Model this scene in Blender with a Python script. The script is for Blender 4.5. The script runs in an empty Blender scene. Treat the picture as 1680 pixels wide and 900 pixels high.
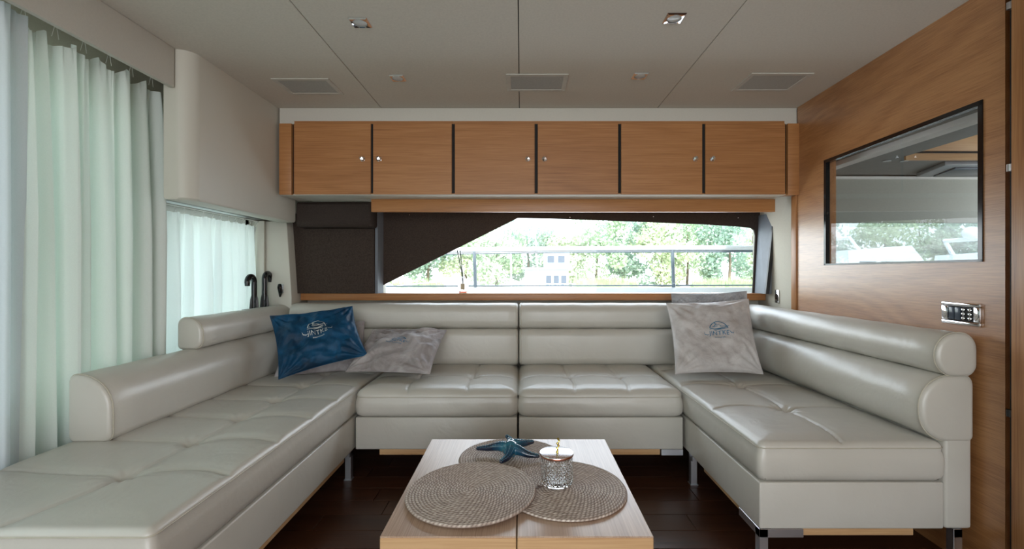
import bpy, bmesh, math, random
import numpy as np
from mathutils import Vector, Matrix, noise
PI = math.pi
random.seed(7)
S = bpy.context.scene
COL = S.collection
EYE = 1.02                       # camera height over the cabin sole, metres
# ------------------------------------------------------------------ camera
cd = bpy.data.cameras.new('camera'); cam = bpy.data.objects.new('camera', cd); COL.objects.link(cam)
cd.sensor_width = 36; cd.lens = 760 / 1680 * 36
cd.shift_x = -15 / 1680; cd.shift_y = -4 / 1680
cd.clip_start = .02; cd.clip_end = 500
cam.location = (0, 0, EYE); cam.rotation_euler = (PI / 2, 0, 0)
S.camera = cam
# ------------------------------------------------------------------ world, sun, window light
w = bpy.data.worlds.new('overcast sky'); S.world = w; w.use_nodes = True
nt = w.node_tree; nt.nodes.clear()
out = nt.nodes.new('ShaderNodeOutputWorld'); bg = nt.nodes.new('ShaderNodeBackground')
tc = nt.nodes.new('ShaderNodeTexCoord'); sx = nt.nodes.new('ShaderNodeSeparateXYZ'); rp = nt.nodes.new('ShaderNodeValToRGB')
nt.links.new(tc.outputs['Generated'], sx.inputs[0]); nt.links.new(sx.outputs['Z'], rp.inputs[0])
rp.color_ramp.elements[0].position = .0; rp.color_ramp.elements[0].color = (.92, .97, 1, 1)
rp.color_ramp.elements[1].position = .7; rp.color_ramp.elements[1].color = (.62, .80, 1, 1)
nt.links.new(rp.outputs[0], bg.inputs['Color']); nt.links.new(bg.outputs[0], out.inputs[0])
bg.inputs['Strength'].default_value = 10.5

def sun(name, energy, rot, angle):
    l = bpy.data.lights.new(name, 'SUN'); l.energy = energy; l.angle = angle; l.color = (1, .97, .9)
    o = bpy.data.objects.new(name, l); COL.objects.link(o); o.rotation_euler = rot
sun('sun', 24, (math.radians(42), 0, math.radians(-12)), math.radians(4))

def area(name, loc, rot, sx_, sy_, energy=0, portal=False, color=(1, 1, 1)):
    l = bpy.data.lights.new(name, 'AREA'); l.shape = 'RECTANGLE'; l.size = sx_; l.size_y = sy_
    l.energy = energy; l.color = color
    if portal: l.cycles.is_portal = True
    o = bpy.data.objects.new(name, l); COL.objects.link(o); o.location = loc; o.rotation_euler = rot
# openings of the saloon: windows at the side, the window behind the sofa, the cockpit door aft
area('portal_side', (-1.80, 1.05, 1.12), (0, -PI / 2, 0), 1.25, 1.8, portal=True)
area('portal_side', (-1.80, 2.5, .92), (0, -PI / 2, 0), .85, .75, portal=True)
area('portal_back', (.33, 3.25, 1.12), (-PI / 2, 0, 0), 2.5, .52, portal=True)
area('portal_aft', (0, -2.3, 1.0), (PI / 2, 0, 0), 2.8, 1.8, portal=True)
area('daylight_side', (-1.78, 1.05, 1.12), (0, -PI / 2, 0), 1.25, 1.8, 22, color=(.88, 1, .93))
area('daylight_side', (-1.78, 2.5, .92), (0, -PI / 2, 0), .85, .75, 14, color=(.92, .98, 1))
area('daylight_aft', (0.3, -2.25, 1.25), (PI / 2, 0, 0), 2.2, 1.2, 38, color=(1, .985, .96))
area('daylight_back', (.35, 3.22, 1.12), (-PI / 2, 0, 0), 2.2, .42, 26, color=(.86, .94, 1))
vs = S.view_settings
vs.view_transform = 'Standard'; vs.look = 'None'; vs.gamma = 1; vs.use_curve_mapping = False
vs.exposure = -1.25

# ------------------------------------------------------------------ materials
def srgb(r, g, b):
    f = lambda c: c / 255 / 12.92 if c / 255 <= .04045 else ((c / 255 + .055) / 1.055) ** 2.4
    return (f(r), f(g), f(b), 1)

def new_mat(name):
    m = bpy.data.materials.new(name); m.use_nodes = True
    return m, m.node_tree, m.node_tree.nodes['Principled BSDF']

def coords(nt, scale=(1, 1, 1), rnd=True):
    tc = nt.nodes.new('ShaderNodeTexCoord'); mp = nt.nodes.new('ShaderNodeMapping')
    mp.inputs['Scale'].default_value = scale
    nt.links.new(tc.outputs['Object'], mp.inputs['Vector'])
    if rnd:
        oi = nt.nodes.new('ShaderNodeObjectInfo'); mu = nt.nodes.new('ShaderNodeVectorMath'); mu.operation = 'SCALE'
        mu.inputs[0].default_value = (13.1, 7.7, 9.3)
        nt.links.new(oi.outputs['Random'], mu.inputs['Scale']); nt.links.new(mu.outputs[0], mp.inputs['Location'])
    return mp.outputs[0]

def ntex(nt, vec, scale, detail=4, rough=.5, dist=0):
    n = nt.nodes.new('ShaderNodeTexNoise'); n.inputs['Scale'].default_value = scale
    n.inputs['Detail'].default_value = detail; n.inputs['Roughness'].default_value = rough
    n.inputs['Distortion'].default_value = dist
    nt.links.new(vec, n.inputs['Vector']); return n.outputs['Fac']

def ramp(nt, fac, stops):
    r = nt.nodes.new('ShaderNodeValToRGB'); e = r.color_ramp.elements
    e[0].position, e[0].color = stops[0]; e[1].position, e[1].color = stops[-1]
    for p, c in stops[1:-1]:
        k = e.new(p); k.color = c
    nt.links.new(fac, r.inputs[0]); return r.outputs[0]

def bump(nt, b, h, strength, dist=.002, prev=None):
    n = nt.nodes.new('ShaderNodeBump'); n.inputs['Strength'].default_value = strength; n.inputs['Distance'].default_value = dist
    nt.links.new(h, n.inputs['Height'])
    if prev: nt.links.new(prev, n.inputs['Normal'])
    nt.links.new(n.outputs[0], b.inputs['Normal']); return n.outputs[0]

def plain(name, c, rough=.5, metal=0, spec=.5, var=.06, nscale=20, bmp=0, bscale=200, **kw):
    m, nt, b = new_mat(name)
    v = coords(nt)
    f = ntex(nt, v, nscale, 3)
    c1 = tuple(x * (1 - var) for x in c[:3]) + (1,); c2 = tuple(min(1, x * (1 + var)) for x in c[:3]) + (1,)
    nt.links.new(ramp(nt, f, [(.3, c1), (.7, c2)]), b.inputs['Base Color'])
    b.inputs['Roughness'].default_value = rough; b.inputs['Metallic'].default_value = metal
    b.inputs['Specular IOR Level'].default_value = spec
    if bmp: bump(nt, b, ntex(nt, v, bscale, 2), bmp, .001)
    for k, x in kw.items(): b.inputs[k.replace('_', ' ')].default_value = x
    return m

def leather(name):
    m, nt, b = new_mat(name)
    v = coords(nt)
    f = ntex(nt, v, 3, 4)
    nt.links.new(ramp(nt, f, [(.3, srgb(190, 186, 176)), (.7, srgb(199, 195, 186))]), b.inputs['Base Color'])
    b.inputs['Roughness'].default_value = .36; b.inputs['Specular IOR Level'].default_value = .7
    vo = nt.nodes.new('ShaderNodeTexVoronoi'); vo.inputs['Scale'].default_value = 420; nt.links.new(v, vo.inputs['Vector'])
    p = bump(nt, b, vo.outputs['Distance'], .12, .0006)
    p = bump(nt, b, ntex(nt, v, 9, 3, .55, 1.2), .35, .006, p)
    bump(nt, b, ntex(nt, v, 40, 3, .6, .6), .22, .002, p)
    return m

def wood(name, stops, axis, rough=.38, ring=1.0, spec=.45, fine=1.0, coat=0, fig=.22, an=.12):
    """veneer whose grain runs along axis; ring = size of the cathedral figure"""
    m, nt, b = new_mat(name)
    sc = [1, 1, 1]; sc[axis] = an
    v = coords(nt, tuple(sc))
    n1 = ntex(nt, v, 2.6 * ring, 2, .5, .3)
    mm = nt.nodes.new('ShaderNodeMath'); mm.operation = 'MULTIPLY'; mm.inputs[1].default_value = 22; nt.links.new(n1, mm.inputs[0])
    fr = nt.nodes.new('ShaderNodeMath'); fr.operation = 'PINGPONG'; fr.inputs[1].default_value = 1; nt.links.new(mm.outputs[0], fr.inputs[0])
    sc2 = [260 * fine] * 3; sc2[axis] = 5
    v2 = coords(nt, tuple(sc2)); n2 = ntex(nt, v2, 1, 3, .6)
    sc3 = [2.2] * 3; sc3[axis] = .5
    n3 = ntex(nt, coords(nt, tuple(sc3)), 1, 2)
    a = nt.nodes.new('ShaderNodeMath'); a.operation = 'MULTIPLY_ADD'; a.inputs[1].default_value = fig; nt.links.new(fr.outputs[0], a.inputs[0]); nt.links.new(n2, a.inputs[2])
    a2 = nt.nodes.new('ShaderNodeMath'); a2.operation = 'MULTIPLY_ADD'; a2.inputs[1].default_value = .35; nt.links.new(n3, a2.inputs[0]); nt.links.new(a.outputs[0], a2.inputs[2])
    nt.links.new(ramp(nt, a2.outputs[0], stops), b.inputs['Base Color'])
    b.inputs['Roughness'].default_value = rough; b.inputs['Specular IOR Level'].default_value = spec
    b.inputs['Coat Weight'].default_value = coat; b.inputs['Coat Roughness'].default_value = .38
    bump(nt, b, a.outputs[0], .25, .0008)
    return m

def fabric(name, c, scale=600, rough=.9, var=.12, sheen=0, c2=None, trans=0):
    m, nt, b = new_mat(name)
    v = coords(nt)
    wv = nt.nodes.new('ShaderNodeTexWave'); wv.inputs['Scale'].default_value = scale / 6; wv.bands_direction = 'Z'
    nt.links.new(v, wv.inputs['Vector'])
    f = ntex(nt, v, scale / 3, 2)
    ad = nt.nodes.new('ShaderNodeMath'); ad.operation = 'MULTIPLY_ADD'; ad.inputs[1].default_value = .3
    nt.links.new(wv.outputs['Fac'], ad.inputs[0]); nt.links.new(f, ad.inputs[2])
    cc1 = tuple(x * (1 - var) for x in c[:3]) + (1,); cc2 = c2 or tuple(min(1, x * (1 + var)) for x in c[:3]) + (1,)
    nt.links.new(ramp(nt, ad.outputs[0], [(.3, cc1), (.9, cc2)]), b.inputs['Base Color'])
    b.inputs['Roughness'].default_value = rough; b.inputs['Specular IOR Level'].default_value = .2
    b.inputs['Sheen Weight'].default_value = sheen
    bump(nt, b, ad.outputs[0], .2, .0005)
    return m

def velvet(name, c_lo, c_hi, sheen=.8):
    m, nt, b = new_mat(name)
    v = coords(nt)
    f = ntex(nt, v, 7, 4, .6, 1.0)
    nt.links.new(ramp(nt, f, [(.35, c_lo), (.65, c_hi)]), b.inputs['Base Color'])
    b.inputs['Roughness'].default_value = .55; b.inputs['Specular IOR Level'].default_value = .3
    b.inputs['Sheen Weight'].default_value = sheen; b.inputs['Sheen Roughness'].default_value = .35
    b.inputs['Sheen Tint'].default_value = c_hi
    p = bump(nt, b, ntex(nt, v, 16, 3, .6, 1.5), .5, .008)
    bump(nt, b, ntex(nt, v, 700, 1), .2, .0005, p)
    return m

def curtain_mat(name, c, trans=.5):
    m, nt, b = new_mat(name)
    v = coords(nt, rnd=False)
    f = ntex(nt, v, 300, 2)
    nt.links.new(ramp(nt, f, [(.3, tuple(x * .95 for x in c[:3]) + (1,)), (.7, c)]), b.inputs['Base Color'])
    b.inputs['Roughness'].default_value = .9; b.inputs['Specular IOR Level'].default_value = .1
    tr = nt.nodes.new('ShaderNodeBsdfTranslucent'); tr.inputs['Color'].default_value = c
    mx = nt.nodes.new('ShaderNodeMixShader'); mx.inputs[0].default_value = trans
    o = nt.nodes['Material Output']
    nt.links.new(b.outputs[0], mx.inputs[1]); nt.links.new(tr.outputs[0], mx.inputs[2]); nt.links.new(mx.outputs[0], o.inputs[0])
    return m

def glass_pane(name, tint=(1, 1, 1, 1), refl=.08):
    m, nt, b = new_mat(name); nt.nodes.remove(b)
    t = nt.nodes.new('ShaderNodeBsdfTransparent'); t.inputs[0].default_value = tint
    g = nt.nodes.new('ShaderNodeBsdfGlossy'); g.inputs['Roughness'].default_value = .01
    fr = nt.nodes.new('ShaderNodeFresnel'); fr.inputs['IOR'].default_value = 1.45
    mx = nt.nodes.new('ShaderNodeMixShader')
    ge = nt.nodes.new('ShaderNodeNewGeometry'); iv = nt.nodes.new('ShaderNodeMath'); iv.operation = 'SUBTRACT'; iv.inputs[0].default_value = 1
    nt.links.new(ge.outputs['Backfacing'], iv.inputs[1]); ml = nt.nodes.new('ShaderNodeMath'); ml.operation = 'MULTIPLY'
    nt.links.new(iv.outputs[0], ml.inputs[0]); nt.links.new(fr.outputs[0], ml.inputs[1])
    nt.links.new(ml.outputs[0], mx.inputs[0]); nt.links.new(t.outputs[0], mx.inputs[1]); nt.links.new(g.outputs[0], mx.inputs[2])
    nt.links.new(mx.outputs[0], nt.nodes['Material Output'].inputs[0])
    return m

OAK = [(.35, srgb(128, 83, 48)), (.65, srgb(164, 111, 66)), (.95, srgb(184, 132, 84))]
OAKR = [(.35, srgb(116, 74, 40)), (.65, srgb(154, 103, 60)), (.95, srgb(178, 128, 82))]
OAKT = [(.35, srgb(112, 86, 68)), (.6, srgb(168, 136, 112)), (.95, srgb(196, 168, 146))]
M = {
    'leather': leather('cream_leather'),
    'piping': plain('leather_piping', srgb(186, 180, 164), .45),
    'groove': plain('shadow_gap', srgb(14, 11, 10), .7),
    'oak_x': wood('oak_veneer_x', OAK, 0, fine=1.7, fig=.09),
    'oak_wall': wood('oak_veneer_wall', OAKR, 1, .33, 1.1, .5, 1.3, .9, .20, .20),
    'oak_z': wood('oak_veneer_z', OAKR, 2, .4),
    'oak_table': wood('oak_table', OAKT, 1, .33, .7, .7, 1.2, .6),
    'oak_edge': wood('oak_edge', [(.35, srgb(160, 118, 78)), (.6, srgb(188, 146, 102)), (.95, srgb(204, 166, 122))], 0, .45),
    'plank': wood('dark_plank', [(.35, srgb(26, 13, 8)), (.6, srgb(52, 28, 18)), (.95, srgb(72, 42, 27))], 0, .3, .6, .5),
    'chrome': plain('chrome', (.85, .86, .88, 1), .08, 1, var=.02),
    'brushed': plain('brushed_chrome', (.82, .84, .88, 1), .34, 1, var=.02),
    'rail_steel': plain('rail_steel', srgb(96, 108, 118), .4),
    'satin': plain('satin_steel', (.55, .56, .58, 1), .3, 1, var=.03),
    'cream_panel': fabric('cream_wall_vinyl', srgb(186, 180, 166), 500, .6, .05),
    'cream_box': plain('cream_duct', srgb(196, 192, 180), .45, var=.02, nscale=3, bmp=.1, bscale=500),
    'ceiling': fabric('ceiling_vinyl', srgb(198, 191, 179), 380, .75, .06),
    'fascia': fabric('fascia_vinyl', srgb(200, 196, 186), 380, .6, .03),
    'grille': fabric('grille_mesh', srgb(166, 165, 160), 1500, .8, .35),
    'grille_frame': plain('grille_frame', srgb(190, 187, 178), .5),
    'brown': fabric('brown_woven_blind', srgb(60, 50, 44), 420, .8, .4),
    'brownbox': fabric('brown_blind_cover', srgb(52, 43, 38), 420, .7, .3),
    'jamb': plain('grey_jamb', srgb(110, 116, 124), .5),
    'dark': plain('dark_plastic', srgb(22, 21, 22), .35),
    'black': plain('black_lacquer', (.006, .006, .007, 1), .15),
    'white': plain('white_gelcoat', srgb(235, 236, 236), .3, var=.02),
    'offwhite': plain('white_plastic', srgb(215, 215, 210), .4, var=.02),
    'blue_velvet': velvet('blue_velvet', srgb(2, 38, 62), srgb(9, 76, 114)),
    'grey_velvet': velvet('grey_velvet', srgb(130, 122, 120), srgb(178, 172, 172)),
    'pale_velvet': velvet('pale_grey_velvet', srgb(178, 172, 169), srgb(204, 200, 198), .5),
    'waffle': velvet('grey_waffle', srgb(140, 142, 146), srgb(176, 178, 182), .4),
    'thread_silver': plain('silver_thread', srgb(190, 195, 190), .5, .2),
    'thread_blue': plain('blue_thread', srgb(20, 104, 140), .5),
    'curtain': curtain_mat('curtain_cloth', (.78, .82, .78, 1), .27),
    'curtain_grey': curtain_mat('curtain_cloth_grey', (.68, .72, .75, 1), .22),
    'curtain_thin': curtain_mat('curtain_cloth_thin', (.86, .88, .89, 1), .46),
    'glass': glass_pane('window_glass'),
    'glass_side': glass_pane('window_glass_side', (.56, .61, .585, 1)),
    'glass_tinted': glass_pane('tinted_windscreen', (.44, .48, .49, 1)),
    'bead': plain('starfish_beads', srgb(70, 120, 140), .2),
    'crystal': plain('crystal_glass', (1, 1, 1, 1), .02, 0, var=0, Transmission_Weight=1, IOR=1.5),
    'oil': plain('amber_oil', srgb(190, 70, 20), .05, 0, var=0, Transmission_Weight=.6, IOR=1.4),
    'gold': plain('gold', srgb(212, 190, 110), .2, 1),
    'copper': plain('copper_rim', srgb(190, 132, 112), .22, 1),
    'lid': plain('silver_lid', (.70, .71, .75, 1), .2, 1, var=.02),
    'paper': plain('kraft_label', srgb(196, 178, 150), .8),
    'lamp': plain('lamp_glass', srgb(190, 192, 190), .2),
    'grey_plastic': plain('grey_plastic', srgb(150, 154, 158), .35),
    'wallgrey': fabric('grey_blind', srgb(150, 152, 144), 200, .8, .04),
    'soffit': plain('soffit_grey', srgb(118, 116, 112), .6),
    'boat_grey': plain('boat_grey', srgb(176, 184, 190), .5),
    'deck': plain('teak_deck', srgb(190, 178, 160), .6),
    'sand': plain('pale_bank', srgb(196, 190, 170), .9, var=.2, nscale=.4),
    'bark': plain('bark', srgb(110, 100, 84), .9, var=.2),
    'reed': plain('reeds', srgb(140, 158, 118), .9, var=.3, nscale=3),
    'tan_cloth': plain('window_dark', srgb(70, 80, 92), .2),
}
# starfish glaze: teal centre running to dark navy arms
m, nt_, b_ = new_mat('starfish_glaze')
v_ = coords(nt_, rnd=False)
ln = nt_.nodes.new('ShaderNodeVectorMath'); ln.operation = 'LENGTH'; nt_.links.new(v_, ln.inputs[0])
ad_ = nt_.nodes.new('ShaderNodeMath'); ad_.operation = 'MULTIPLY_ADD'; ad_.inputs[1].default_value = .02
nt_.links.new(ntex(nt_, v_, 60, 3), ad_.inputs[0]); nt_.links.new(ln.outputs['Value'], ad_.inputs[2])
nt_.links.new(ramp(nt_, ad_.outputs[0], [(.03, srgb(40, 112, 130)), (.05, srgb(22, 74, 100)), (.075, srgb(12, 30, 54))]), b_.inputs['Base Color'])
b_.inputs['Roughness'].default_value = .12; b_.inputs['Coat Weight'].default_value = .6
M['starfish'] = m
# woven mat: strand colour stored on the mesh
m, nt_, b_ = new_mat('woven_straw')
at = nt_.nodes.new('ShaderNodeAttribute'); at.attribute_name = 'tone'
nt_.links.new(ramp(nt_, at.outputs['Fac'], [(0, srgb(86, 68, 60)), (.45, srgb(166, 148, 136)), (1, srgb(226, 216, 206))]), b_.inputs['Base Color'])
b_.inputs['Roughness'].default_value = .6
M['straw'] = m
def leaf_mat(name, a, b):
    m, nt, bs = new_mat(name)
    f = ntex(nt, coords(nt), .9, 3)
    nt.links.new(ramp(nt, f, [(.3, a), (.7, b)]), bs.inputs['Base Color'])
    bs.inputs['Roughness'].default_value = .8; bs.inputs['Specular IOR Level'].default_value = .1
    tr = nt.nodes.new('ShaderNodeBsdfTranslucent'); tr.inputs['Color'].default_value = b
    mx = nt.nodes.new('ShaderNodeMixShader'); mx.inputs[0].default_value = .45
    nt.links.new(bs.outputs[0], mx.inputs[1]); nt.links.new(tr.outputs[0], mx.inputs[2]); nt.links.new(mx.outputs[0], nt.nodes['Material Output'].inputs[0])
    return m
M['leaf_a'] = leaf_mat('foliage_a', srgb(156, 182, 156), srgb(200, 214, 186))  # foliage colours paled, so the distant haze is painted into the leaves
M['leaf_b'] = leaf_mat('foliage_b', srgb(146, 174, 162), srgb(186, 204, 188))
M['leaf_c'] = leaf_mat('foliage_c', srgb(182, 198, 168), srgb(214, 220, 192))
m, nt_, b_ = new_mat('river_water')
b_.inputs['Base Color'].default_value = (.30, .36, .36, 1); b_.inputs['Roughness'].default_value = .12
bump(nt_, b_, ntex(nt_, coords(nt_), 1.2, 3), .4, .05)
M['water'] = m

# ------------------------------------------------------------------ mesh builder
class MB:
    def __init__(s): s.v = []; s.f = []; s.attr = []
    def add(s, vs, fs):
        n = len(s.v); s.v += [tuple(p) for p in vs]; s.f += [tuple(i + n for i in f) for f in fs]; return s
    def bm(s, b):
        b.verts.index_update()
        s.add([v.co[:] for v in b.verts], [[v.index for v in f.verts] for f in b.faces]); b.free(); return s
    def box(s, x0, x1, y0, y1, z0, z1, bev=0, seg=2):
        b = bmesh.new()
        bmesh.ops.create_cube(b, size=1, matrix=Matrix.Translation(((x0 + x1) / 2, (y0 + y1) / 2, (z0 + z1) / 2)) @ Matrix.Diagonal((abs(x1 - x0), abs(y1 - y0), abs(z1 - z0), 1)))
        if bev: bmesh.ops.bevel(b, geom=b.edges[:], offset=bev, segments=seg, profile=.5, affect='EDGES')
        return s.bm(b)
    def prism(s, pts, axis, a0, a1, bev=0):
        """pts: 2-D outline in the two other axes (in x,y,z order)"""
        def p3(p, a):
            q = list(p); q.insert(axis, a); return q
        n = len(pts)
        b = bmesh.new()
        A = [b.verts.new(p3(p, a0)) for p in pts]; B = [b.verts.new(p3(p, a1)) for p in pts]
        b.faces.new(A); b.faces.new(B[::-1])
        for i in range(n): b.faces.new((A[i], B[i], B[(i + 1) % n], A[(i + 1) % n]))
        bmesh.ops.recalc_face_normals(b, faces=b.faces[:])
        if bev: bmesh.ops.bevel(b, geom=b.edges[:], offset=bev, segments=2, profile=.5, affect='EDGES')
        return s.bm(b)
    def rings(s, rings, cap0=True, cap1=True, closed=True):
        n = len(rings[0]); fs = []
        for i in range(len(rings) - 1):
            for j in range(n if closed else n - 1):
                k = (j + 1) % n
                fs.append((i * n + j, i * n + k, (i + 1) * n + k, (i + 1) * n + j))
        if cap0: fs.append(tuple(range(n))[::-1])
        if cap1: fs.append(tuple((len(rings) - 1) * n + j for j in range(n)))
        return s.add([p for r in rings for p in r], fs)
    def lathe(s, prof, c, seg=32, fn=None):
        R = []
        for r, z in prof:
            ring = []
            for j in range(seg):
                a = 2 * PI * j / seg
                rr = r if fn is None else fn(r, z, a)
                ring.append((c[0] + rr * math.cos(a), c[1] + rr * math.sin(a), c[2] + z))
            R.append(ring)
        return s.rings(R)
    def tube(s, pts, rad, seg=8, cap=True):
        pts = [Vector(p) for p in pts]; n = len(pts)
        rs = rad if isinstance(rad, (list, tuple)) else [rad] * n
        R = []; up = None
        for i, p in enumerate(pts):
            t = (pts[min(i + 1, n - 1)] - pts[max(i - 1, 0)]).normalized()
            if up is None:
                up = Vector((0, 0, 1)) if abs(t.z) < .9 else Vector((1, 0, 0))
            a = t.cross(up).normalized(); up = a.cross(t).normalized()
            R.append([p + rs[i] * (math.cos(2 * PI * j / seg) * a + math.sin(2 * PI * j / seg) * up) for j in range(seg)])
        return s.rings(R, cap, cap)
    def loop(s, pts, r, seg=6):
        pts = [Vector(p) for p in pts]; n = len(pts)
        nrm = sum(((pts[i] - pts[0]).cross(pts[(i + 1) % n] - pts[0]) for i in range(n)), Vector()).normalized()
        R = []
        for i, p in enumerate(pts):
            t = (pts[(i + 1) % n] - pts[i - 1]).normalized(); a = t.cross(nrm).normalized()
            R.append([p + r * (math.cos(2 * PI * j / seg) * a + math.sin(2 * PI * j / seg) * nrm) for j in range(seg)])
        fs = [(i * seg + j, i * seg + (j + 1) % seg, ((i + 1) % n) * seg + (j + 1) % seg, ((i + 1) % n) * seg + j) for i in range(n) for j in range(seg)]
        return s.add([p for r_ in R for p in r_], fs)
    def ball(s, c, r, seg=12, sc=(1, 1, 1)):
        b = bmesh.new(); bmesh.ops.create_uvsphere(b, u_segments=seg, v_segments=max(6, seg // 2), radius=r)
        for v in b.verts: v.co = Vector((v.co.x * sc[0] + c[0], v.co.y * sc[1] + c[1], v.co.z * sc[2] + c[2]))
        return s.bm(b)
    def map(s, fn): s.v = [tuple(fn(*p)) for p in s.v]; return s
    def build(s, name, mat, parent=None, sharp=35, local=False, fix=True):
        """verts are in world space; the object's own origin goes to its parent's origin, or to its base"""
        r = parent
        if local: org = Vector()
        elif parent is not None:
            while r.parent is not None: r = r.parent
            org = Vector(r['_o'])
        else:
            a = np.array(s.v); org = Vector(((a[:, 0].min() + a[:, 0].max()) / 2, (a[:, 1].min() + a[:, 1].max()) / 2, a[:, 2].min()))
        me = bpy.data.meshes.new(name)
        me.from_pydata([(p[0] - org.x, p[1] - org.y, p[2] - org.z) for p in s.v], [], s.f)
        if fix:
            b = bmesh.new(); b.from_mesh(me); bmesh.ops.recalc_face_normals(b, faces=b.faces[:]); b.to_mesh(me); b.free()
        me.polygons.foreach_set('use_smooth', [True] * len(me.polygons))
        me.set_sharp_from_angle(angle=math.radians(sharp))
        me.materials.append(M[mat] if isinstance(mat, str) else mat)
        o = bpy.data.objects.new(name, me); COL.objects.link(o)
        if parent is not None: o.parent = parent
        elif not local: o.location = org; o['_o'] = tuple(org)
        return o

def tag(o, label=None, cat=None, group=None, kind=None):
    if label: o['label'] = label
    if cat: o['category'] = cat
    if group: o['group'] = group
    if kind: o['kind'] = kind
    return o

def thing(name, loc, label, cat, group=None, kind=None):
    o = bpy.data.objects.new(name, None); COL.objects.link(o); o.location = loc; o['_o'] = tuple(loc)
    o.empty_display_size = .1
    return tag(o, label, cat, group, kind)

def struct(name, mb, mat, **k):
    return tag(mb.build(name, mat, **k), kind='structure')

def copy_tree(o, parent=None):
    c = o.copy(); COL.objects.link(c)
    if parent is not None: c.parent = parent
    for ch in list(o.children): copy_tree(ch, c)
    return c

def at(px, py, d):      # a point at distance d along the picture ray, in metres
    return Vector(((px - 855) * d / 760, d, EYE - (py - 446) * d / 760))

# ================================================================== STRUCTURE
# ---- sole of dark planks
fl = thing('floor', (0, .4, 0), None, None, kind='structure')
MB().box(-1.75, 1.70, -2.3, 3.2, -.06, -.012).build('subfloor', 'groove', fl)
rng = random.Random(3)
y = -2.25; row = 0
while y < 3.1:
    x = -1.75 - rng.random() * .9
    while x < 1.65:
        L = 1.25 + rng.random() * .35
        a, b = max(x, -1.75), min(x + L, 1.65)
        if b - a > .03:
            MB().box(a + .0012, b - .0012, y + .0012, y + .1188, -.012, 0 - rng.random() * .0006, .001, 1).build('plank', 'plank', fl)
        x += L
    y += .12; row += 1

# ---- ceiling: four vinyl panels under a backing, shallow seams between
ce = thing('ceiling', (0, .4, 1.98), None, None, kind='structure')
MB().box(-1.80, 1.70, -2.3, 3.25, 1.985, 2.05).build('ceiling_backing', 'groove', ce)
xs = [-1.75, -.802, -.010, .782, 1.66]
for i in range(4):
    MB().box(xs[i] + .0018, xs[i + 1] - .0018, -2.3, 3.2, 1.96, 1.985, .0015, 1).build('ceiling_panel', 'ceiling', ce)

# ---- side wall behind the curtains, with two window openings
wl = MB()
wl.box(-1.74, -1.70, -2.3, 3.2, 0, .50).box(-1.74, -1.70, -2.3, 3.2, 1.76, 1.99)
wl.box(-1.74, -1.70, -2.3, .15, .5, 1.76).box(-1.74, -1.70, 1.98, 2.13, .5, 1.76).box(-1.74, -1.70, 2.88, 3.2, .5, 1.76).box(-1.74, -1.70, 2.13, 2.88, 1.34, 1.76)
struct('wall_left', wl, 'cream_panel')
g = thing('window_1', (-1.72, 1.05, .5), None, None, kind='structure')
MB().box(-1.725, -1.719, .15, 1.98, .5, 1.76).build('pane', 'glass_side', g)
f = MB(); f.box(-1.745, -1.695, .15, 1.98, .5, .53).box(-1.745, -1.695, .15, 1.98, 1.73, 1.76).box(-1.745, -1.695, .15, .18, .5, 1.76).box(-1.745, -1.695, 1.95, 1.98, .5, 1.76)
f.build('window_frame', 'offwhite', g)
g = thing('window_2', (-1.72, 2.5, .5), None, None, kind='structure')
MB().box(-1.725, -1.719, 2.13, 2.88, .5, 1.34).build('pane', 'glass_side', g)
f = MB(); f.box(-1.745, -1.695, 2.13, 2.88, .5, .53).box(-1.745, -1.695, 2.13, 2.88, 1.31, 1.34).box(-1.745, -1.695, 2.13, 2.16, .5, 1.34).box(-1.745, -1.695, 2.85, 2.88, .5, 1.34)
f.build('window_frame', 'offwhite', g)
# cream fascia that hides the curtain rod
struct('trim_1', MB().box(-1.475, -1.455, -2.3, 1.945, 1.793, 1.959, .003), 'fascia')
# cream duct box with a rounded near corner
pts = [(-1.505, 2.86), (-1.505, 1.950)]
cx, cy, r = -1.462, 2.018, .066
for k in range(0, 9):
    a = -PI / 2 + k / 8 * PI / 2
    pts.append((cx + r * math.cos(a), cy + r * math.sin(a)))
pts += [(-1.394, 2.4), (-1.394, 2.86)]
mb = MB(); R = []
cen = Vector((-1.45, 2.4))
for z, ins in ((1.325, .012), (1.3275, .005), (1.335, 0), (1.9595, 0)):
    R.append([(p[0] + (ins if p[0] < -1.45 else -ins), p[1] + (ins if p[1] < 2.3 else -ins * 0), z) for p in pts])
mb.rings(R)
struct('trim_2', mb, 'cream_box')
# white pillar at the back corner
mb = MB()
mb.prism([(-1.66, 0), (-1.447, 0), (-1.447, .86), (-1.478, 1.34), (-1.66, 1.34)], 1, 2.92, 3.16, .006)
struct('trim_3', mb, 'cream_box')
struct('trim_4', MB().box(-1.70, -1.607, 2.895, 2.919, 0, 1.34, .004), 'cream_box')
# back wall: below the sill, above the window, left of the window
mb = MB()
mb.box(-1.70, 1.70, 3.14, 3.20, 0, .878).box(-1.70, 1.70, 3.14, 3.20, 1.395, 1.99).box(-1.70, -.935, 3.14, 3.20, .878, 1.395).box(1.60, 1.74, 3.14, 3.20, .878, 1.395)
struct('wall_back', mb, 'cream_panel')
# white band over the cabinets
struct('trim_5', MB().box(-1.385, 1.580, 2.655, 2.69, 1.866, 1.9598, .002), 'fascia')
# oak pelmet under the cabinets, over the window
struct('trim_6', MB().box(-.902, 1.528, 2.785, 2.815, 1.382, 1.4585, .002), 'oak_x')
# oak sill / ledge behind the sofa
struct('trim_7', MB().box(-1.443, 1.60, 3.03, 3.139, .835, .8805, .002), 'oak_x')

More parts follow.
